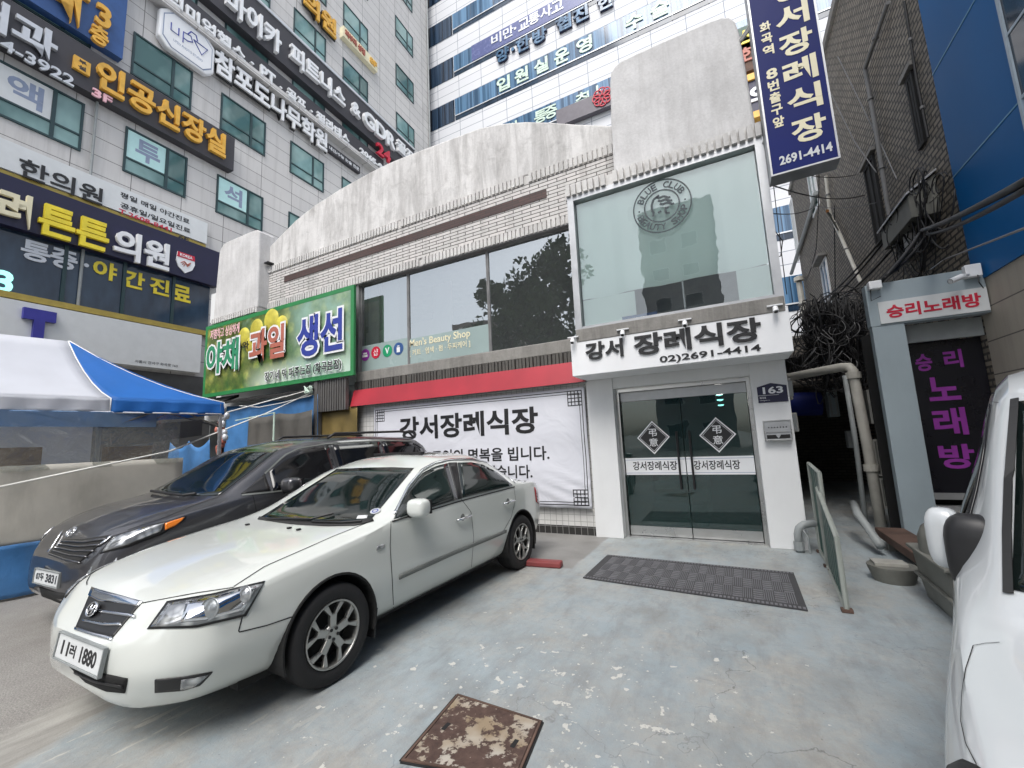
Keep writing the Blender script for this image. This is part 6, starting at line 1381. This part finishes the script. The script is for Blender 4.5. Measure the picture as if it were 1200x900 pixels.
for p, q in ((eC, eF), (eL, eC), (eF, bk)): b.tube([p - Vector((.03, 0, .05)), q - Vector((.03, 0, .05))], .016, 6); b.tube([p - Vector((.03, 0, .4)), lerp(p, q, .5) - Vector((.03, 0, .08)), q - Vector((.03, 0, .4))], .012, 6)
b.build('roof_strut', M['greytarp'], TE)
b = MB(); b.poly([eF - Vector((.5, .05, .25)), bk - Vector((-.2, .2, .25)), bk + Vector((.2, -.2, -.62)), eF + Vector((-.5, -.05, -.5))]); b.build('back_sheet', M['greytarp'], TE, solid=.004)
# side sheets hanging along the car side
SB0, SB1 = Vector((-7.72, -.3, 0)), Vector((-7.5, 2.75, 0))
def hang(name, label, cat, s0, s1, z0, z1, m, amp=.02, frq=14, skew=0., off=0.):
    rows = []; n = 40
    for k in range(13):
        v = k / 12; rows.append([lerp(SB0, SB1, s0 + (s1 - s0) * i / n - skew * (1 - v) * (i / n)) + Vector((off + amp * sin(i * frq / n * 2 + v * 4) * (.4 + .6 * (1 - v)), 0, z0 + (z1 - z0) * v)) for i in range(n + 1)])
    b = MB(); b.grid(rows); o = b.build(name, M[m], None, smooth='all', solid=0 if 'vinyl' in m else .003); tag(o, label, cat); return o
hang('vinyl_sheet', 'cloudy clear vinyl curtain hanging from the tent edge', 'curtain', -.3, 1.22, 1.45, 2.17, 'vinyl', .015, 20)
M['bluevinyl'] = glassmat('blue_vinyl', (.36, .55, .85), .06, .5, .12, .9, 4.5)
hang('blue_strip', 'translucent blue strip along the top of the vinyl curtain', 'curtain', -.3, 1.12, 1.98, 2.185, 'bluevinyl', .012, 30, off=.025)
hang('stall_cloth', 'grey beige stained cloth covering the stall front', 'cloth', -.3, 1.24, .57, 1.52, 'greycloth', .018, 10, off=.0)
hang('blue_skirt', 'blue tarpaulin skirt around the foot of the stall', 'tarpaulin', -.3, 1.10, .03, .62, 'tarp', .03, 22, off=.065)
def carton(x, y, w, d, h, z, label):
    o = thing('cardboard_box', (x, y, z), label, 'box', 'cardboard boxes behind the vinyl'); b = MB(); b.box(x - w / 2, x + w / 2, y - d / 2, y + d / 2, z, z + h); b.build('carton', M['cardboard'], o, bevel=.004); b = MB(); b.box(x - w / 2 - .001, x + w / 2 + .001, y - .03, y + .03, z + h + .001, z + h + .003); b.build('tape', M['pvc'], o)
p = (gnd(18, 529, 1.8) - EYE); q = EYE + p * (-7.85 / p.x)
carton(-7.85, q.y, .16, .42, .24, 1.50, 'brown cardboard box behind the vinyl at the left edge')
p = (gnd(150, 526, 1.8) - EYE); q = EYE + p * (-7.85 / p.x); carton(-7.85, q.y, .16, .52, .22, 1.50, 'brown cardboard box behind the vinyl near the tent corner')
o = thing('brightening_sheet', (-9.3, 1.2, 1.5), 'pale sheet added behind the stall counter to brighten the tent interior', 'sheet'); b = MB(); b.grid([[(-9.35 + .03 * sin(i), -.6 + .11 * i, z) for i in range(34)] for z in (.4, 1.5, 2.0, 2.5)]); b.build('sheet', M['tentwhite'], o, smooth='all')  # added sheet that brightens the tent interior behind the vinyl
o = thing('stall_counter', (-8.6, 1.2, 0), 'plain stall counter behind the grey cloth', 'counter'); b = MB(); b.box(-9.3, -7.75, -.5, 2.6, .5, 1.5); b.build('counter_top', M['greytarp'], o)
# produce shop under the green banner
b = MB(); SH = thing('produce_shop', (-10, 7.2, 0), 'dark open produce shop front under the green banner', 'shop front')
b.box(-13.2, -7.35, 9.4, 9.5, 0, 2.48); b.box(-13.2, -7.35, 6.9, 9.4, 2.44, 2.49); b.box(-13.25, -13.2, 6.8, 9.5, 0, 2.48); b.build('back_wall', M['interior'], SH)
b = MB()
x = -8.2
while x < -7.34: b.box(x, x + .05, 6.42, 6.47, 2.38, 3.08); x += .075
b.box(-8.2, -7.32, 6.47, 6.5, 2.38, 3.08); b.build('corrugated_fascia', M['corr'], SH)
b = MB(); b.box(-8.32, -8.2, 6.4, 6.52, 0, 3.1); b.build('post', M['corr'], SH)
b = MB(); b.prism([(-13.3, 5.7, 2.55), (-13.3, 6.7, 3.05), (-13.3, 6.7, 3.12), (-13.3, 5.7, 2.62)], (1.6, 0, 0)); b.prism([(-11.7, 6.2, 2.82), (-11.7, 6.7, 2.95), (-11.7, 6.7, 3.0), (-11.7, 6.2, 2.87)], (3.4, 0, 0)); b.build('canopy', M['dark'], SH)
SF = Plane((0, 6.3, 0), (1, 0, 0), (0, -1, 0))
def sheet(name, label, TL, BR, z0, m, pl, amp, frq, cat='tarpaulin', top_sag=.05):
    (a0, z1), (a1, _) = pl.hit(*TL), pl.hit(*BR); n = 36; rows = []
    for k in range(13):
        v = k / 12; rows.append([pl.pt(a0 + (a1 - a0) * i / n, z0 + (z1 - z0) * v - top_sag * v * abs(sin(i / n * pi * 2)), amp * sin(i / n * frq + v * 2) * (1.1 - v)) for i in range(n + 1)])
    b = MB(); b.grid(rows); o = b.build(name, M[m], None, smooth='all', solid=.003); return tag(o, label, cat)
sheet('blue_tarpaulin', 'blue tarpaulin hung across the produce shop below the green banner', (266, 476), (372, 478), .3, 'tarp', SF.off(-.1), .05, 22)
o = sheet('grey_tarpaulin', 'dark grey plastic window sewn in the blue tarpaulin', (292, 488), (366, 486), .4, 'greytarp', SF.off(.0), .05, 30, 'sheet')
sheet('olive_tarpaulin', 'olive brown tarpaulin under the corrugated fascia beside the red awning', (377, 477), (419, 478), .2, 'brown', SF.off(-.25), .03, 18)
sheet('blue_tarpaulin', 'crumpled blue tarpaulin flap beside the tent leg', (200, 518), (243, 560), .6, 'tarp', Plane((0, 4.6, 0), (1, 0, 0), (0, -1, 0)), .08, 9, top_sag=.15)
o = thing('pole', SF.pt(SF.hit(330, 490)[0], 0, .2), 'thin pale green pole in front of the blue tarpaulin', 'pole'); a = SF.hit(331, 490); b = MB(); b.tube([SF.pt(a[0], 0, .2), SF.pt(a[0], a[1] + .12, .2)], .022, 8); b.build('pole', M['palegreen'], o, smooth=True)
b = MB(); b.tube([SF.pt(a[0], a[1] + .12, .2), SF.pt(a[0] - 1.5, a[1] + .03, .2)], .012, 6); b.build('cross_bar', M['palegreen'], o)
hook = SF.at(375, 458, .25)
def ropeline(label, pts, r=.012): b = MB(); b.tube(pts, r, 6); tag(b.build('rope', M['rope'], None, smooth='all'), label, 'rope', 'ropes tied to the shop corner')
TX = Plane((-7.3, 0, 0), (0, 1, 0), (1, 0, 0))
ropeline('long rope running low from the shop corner across the tent to the left edge', [SF.at(372, 462, .2), SF.at(326, 486, .35), TX.at(200, 529, -.05), TX.at(0, 571, -.05)])
ropeline('upper rope from the shop corner to the tent roof corner', [hook, SF.at(350, 466, .35), eF + Vector((.05, .02, -.16))])
ropeline('short slack rope along the top of the blue tarpaulin', [SF.at(372, 464, .15), SF.at(345, 473, .3), SF.at(318, 478, .3), SF.at(290, 476, .2)], .01)
rnd = random.Random(5); b = MB()
for k in range(12): a0 = rnd.uniform(0, 6); b.tube([hook + Vector((.09 * cos(a0 + i), -.02 * i, .08 * sin(a0 * 1.7 + i * 1.2))) for i in range(5)], .012, 5)
tag(b.build('rope_knot', M['palegreen'], None, smooth='all'), 'knotted pale green and white ropes at the shop corner post', 'rope')
o = thing('goods_stack', SF.at(265, 520, .6), 'red and white bagged goods hanging beside the tent corner', 'goods'); q = Plane((0, 5.2, 0), (1, 0, 0), (0, -1, 0)); b = MB()
for k in range(9): b.lathe([(.0, 0), (.05, .03), (.06, .1), (.03, .16), (0, .17)], q.at(258 + rnd.uniform(-3, 6), 500 + k * 4.2), (rnd.uniform(-.4, .4), 0, 1), 8)
b.build('bag', M['brickred'], o, smooth='all'); b = MB()
for k in range(7): b.lathe([(.0, 0), (.05, .03), (.06, .1), (.03, .16), (0, .17)], q.at(259 + rnd.uniform(-4, 6), 492 + k * 5), (rnd.uniform(-.4, .4), 0, 1), 8)
b.build('white_bag', M['silver'], o, smooth='all')
# ------------------------------------------------------------ small things on the lot
o = thing('door_mat', (-.65, 5.2, 0), 'large dark ribbed rubber mat in front of the glass doors', 'mat')
c4 = [gnd(683, 678), gnd(947, 717), gnd(930, 672), gnd(712, 651)]
def MQ(s, t_, z=.012): return lerp(lerp(c4[0], c4[1], s), lerp(c4[3], c4[2], s), t_) + Vector((0, 0, z))
b = MB(); b.prism([MQ(0, 0, .003), MQ(1, 0, .003), MQ(1, 1, .003), MQ(0, 1, .003)], (0, 0, .009)); b.build('base', M['mat'], o)
b = MB()
for i in range(22):
    for j in range(3):
        s0, t0 = .045 + .93 * i / 22, .09 + .83 * j / 3; ds, dt = .93 / 22, .83 / 3
        for k in range(5):
            f0 = k / 5
            if (i + j) % 2: b.prism([MQ(s0 + ds * f0, t0), MQ(s0 + ds * (f0 + .09), t0), MQ(s0 + ds * (f0 + .09), t0 + dt * .94), MQ(s0 + ds * f0, t0 + dt * .94)], (0, 0, .006))
            else: b.prism([MQ(s0, t0 + dt * f0), MQ(s0 + ds * .94, t0 + dt * f0), MQ(s0 + ds * .94, t0 + dt * (f0 + .09)), MQ(s0, t0 + dt * (f0 + .09))], (0, 0, .006))
b.build('ribs', M['matrib'], o)
b = MB()
for i in range(60):
    for t0 in (.012, .948): b.prism([MQ(i / 60 + .002, t0), MQ(i / 60 + .012, t0), MQ(i / 60 + .012, t0 + .04), MQ(i / 60 + .002, t0 + .04)], (0, 0, .005))
b.build('border_ribs', M['matrib'], o)
dc = [gnd(470, 893), gnd(606, 917), gnd(635, 847), gnd(536, 815)]
o = thing('drain_cover', (dc[0] + dc[2]) / 2, 'rusty brown steel drain cover with flaking pale paint in the lot', 'drain cover')
t = NT('flaking_rust'); p = t.pos(); n1 = t.noise(p, 4.5, 8, .7); n2 = t.noise(p, 22, 5, .65); n3 = t.noise(p, 3, 3)
rust = t.mix(t.ramp(n2, .3, .7), (.055, .032, .026), (.115, .07, .055)); tanc = t.mix(t.ramp(n3, .4, .6), (.46, .42, .36), (.30, .23, .15))
mk = t.ramp(t.math('ADD', n1, t.math('MULTIPLY', n2, .45)), .735, .775); t.bsdf(Base_Color=t.mix(mk, rust, tanc), Roughness=.85, Normal=t.bump(t.math('ADD', n2, mk), .5, .006)); M['flakerust'] = t.m
dm = (dc[0] + dc[1] + dc[2] + dc[3]) / 4
b = MB(); b.prism([dm + (q - dm) * .94 + Vector((0, 0, .002)) for q in dc], (0, 0, .008)); b.build('plate', M['flakerust'], o)
b = MB()
for i in range(4):
    p, q = dc[i], dc[(i + 1) % 4]; b.prism([dm + (p - dm) * 1.0 + Vector((0, 0, .002)), dm + (q - dm) * 1.0 + Vector((0, 0, .002)), dm + (q - dm) * .955 + Vector((0, 0, .002)), dm + (p - dm) * .955 + Vector((0, 0, .002))], (0, 0, .010))
b.build('frame', M['rust'], o)
for s_, t_ in ((.15, .5), (.85, .5)):
    c = lerp(lerp(dc[0], dc[1], s_), lerp(dc[3], dc[2], s_), t_); b = MB(); b.box(c.x - .012, c.x + .012, c.y - .03, c.y + .03, .0101, .0115); b.build('lifting_slot', M['dark'], o)
b = MB()
for i in range(4):
    p, q = dc[i], dc[(i + 1) % 4]; n_ = (q - p).cross(Vector((0, 0, 1))).normalized() * -.012; b.prism([p + Vector((0, 0, .001)), q + Vector((0, 0, .001)), q - n_ + Vector((0, 0, .001)), p - n_ + Vector((0, 0, .001))], (0, 0, .004))
b.build('gap', M['dark'], o)
o = thing('wheel_stop', (-2.1, 4.75, 0), 'red painted kerb block behind the sedan rear wheel', 'wheel stop')
a_, c_ = gnd(600, 663, .0), gnd(657, 667, .0); d_ = (c_ - a_).normalized(); e_ = Vector((-d_.y, d_.x, 0)) * .13
b = MB(); b.prism([a_, c_, c_ + e_, a_ + e_], (0, 0, .075)); b.build('block', M['stopper'], o, bevel=.02)
b = MB(); b.box(c_.x - .12, c_.x - .10, c_.y - .004, c_.y, .02, .07); b.build('bolt', M['rust'], o)
# ------------------------------------------------------------ what the windows reflect: the far side of the street
def street_tree(x, y, h, cr, seed, label):
    rnd = random.Random(seed); o = thing('street_tree', (x, y, 0), label, 'tree', 'street trees mirrored in the windows'); b = MB(); b.tube([(x, y, 0), (x + .1, y, h * .3), (x, y + .1, h * .55), (x, y, h * .85)], .28, 8, r1=.06)
    for k in range(7):
        a = k * 2.4; z0 = h * (.35 + .06 * k); b.tube([(x, y, z0), (x + cr * .4 * cos(a), y + cr * .4 * sin(a), z0 + h * .1), (x + cr * .75 * cos(a), y + cr * .75 * sin(a), z0 + h * .15)], .09, 6, r1=.02)
    b.build('trunk', mat('bark', (.06, .05, .04), .9), o)
    c = MB(); cl = [(x + rnd.gauss(0, cr * .45), y + rnd.gauss(0, cr * .45), h * rnd.uniform(.45, .95), rnd.uniform(.25, .5) * cr) for _ in range(26)]
    for (cx, cy, cz, rr_) in cl:
        for _ in range(130):
            v = Vector((rnd.gauss(0, 1), rnd.gauss(0, 1), rnd.gauss(0, .8))).normalized() * rr_ * rnd.random() ** .4 + Vector((cx, cy, cz)); s = rnd.uniform(.12, .26); u = Vector((rnd.gauss(0, 1), rnd.gauss(0, 1), rnd.gauss(0, 1))).normalized(); w = u.orthogonal().normalized()
            c.poly([v - u * s, v + w * s * .6, v + u * s, v - w * s * .6])
    c.build('crown', M['leaf'], o)
M['leaf'] = mat('leaf', (.05, .085, .03), .6, var=.5, scale=2)
street_tree(-11.2, -8, 10.6, 2.5, 1, 'round street tree across the road, mirrored in the middle window'); street_tree(-8.6, -8, 13.2, 2.5, 2, 'tall street tree across the road, mirrored beside the bay window')
M['opp'] = brickmat('opposite_brick', 0, .4, .12, .01, (.20, .17, .15), (.17, .15, .13), (.2, .19, .18))
def opp(x0, x1, y, h, label, seed):
    rnd = random.Random(seed); o = thing('street_building', ((x0 + x1) / 2, y, 0), label, 'building'); b = MB(); b.box(x0, x1, y - 10, y, 0, h); b.build('wall', M['opp'], o)
    pl = Plane((0, y, 0), (1, 0, 0), (0, 1, 0)); z = 1.2
    while z < h - 2:
        x = x0 + 1
        while x < x1 - 2.2: f = MB(); f.pframe(pl, x, x + 1.7, z, z + 1.5, .07, 0, .05); fo = f.build('window', M['white'], o); p_ = MB(); p_.pbox(pl, x + .07, x + 1.63, z + .07, z + 1.43, 0, .01); p_.build('pane', M['navypane'], fo); x += 3.1
        z += 3.3
opp(-46, -31, -30, 15.5, 'brown brick block across the road, mirrored low in the left window', 1); opp(-30.5, -21, -30, 16.5, 'taller brown brick block across the road, mirrored beside the trees', 2); M['opp'] = brickmat('opposite_cladding', 0, 1.2, .6, .01, (.5, .5, .5), (.46, .46, .46), (.2, .19, .18))
opp(-7, .5, -34, 26, 'tall pale tower across the road, mirrored in the bay window', 3); opp(2, 16, -26, 12, 'low brick block across the road, mirrored in the sedan glass', 4)
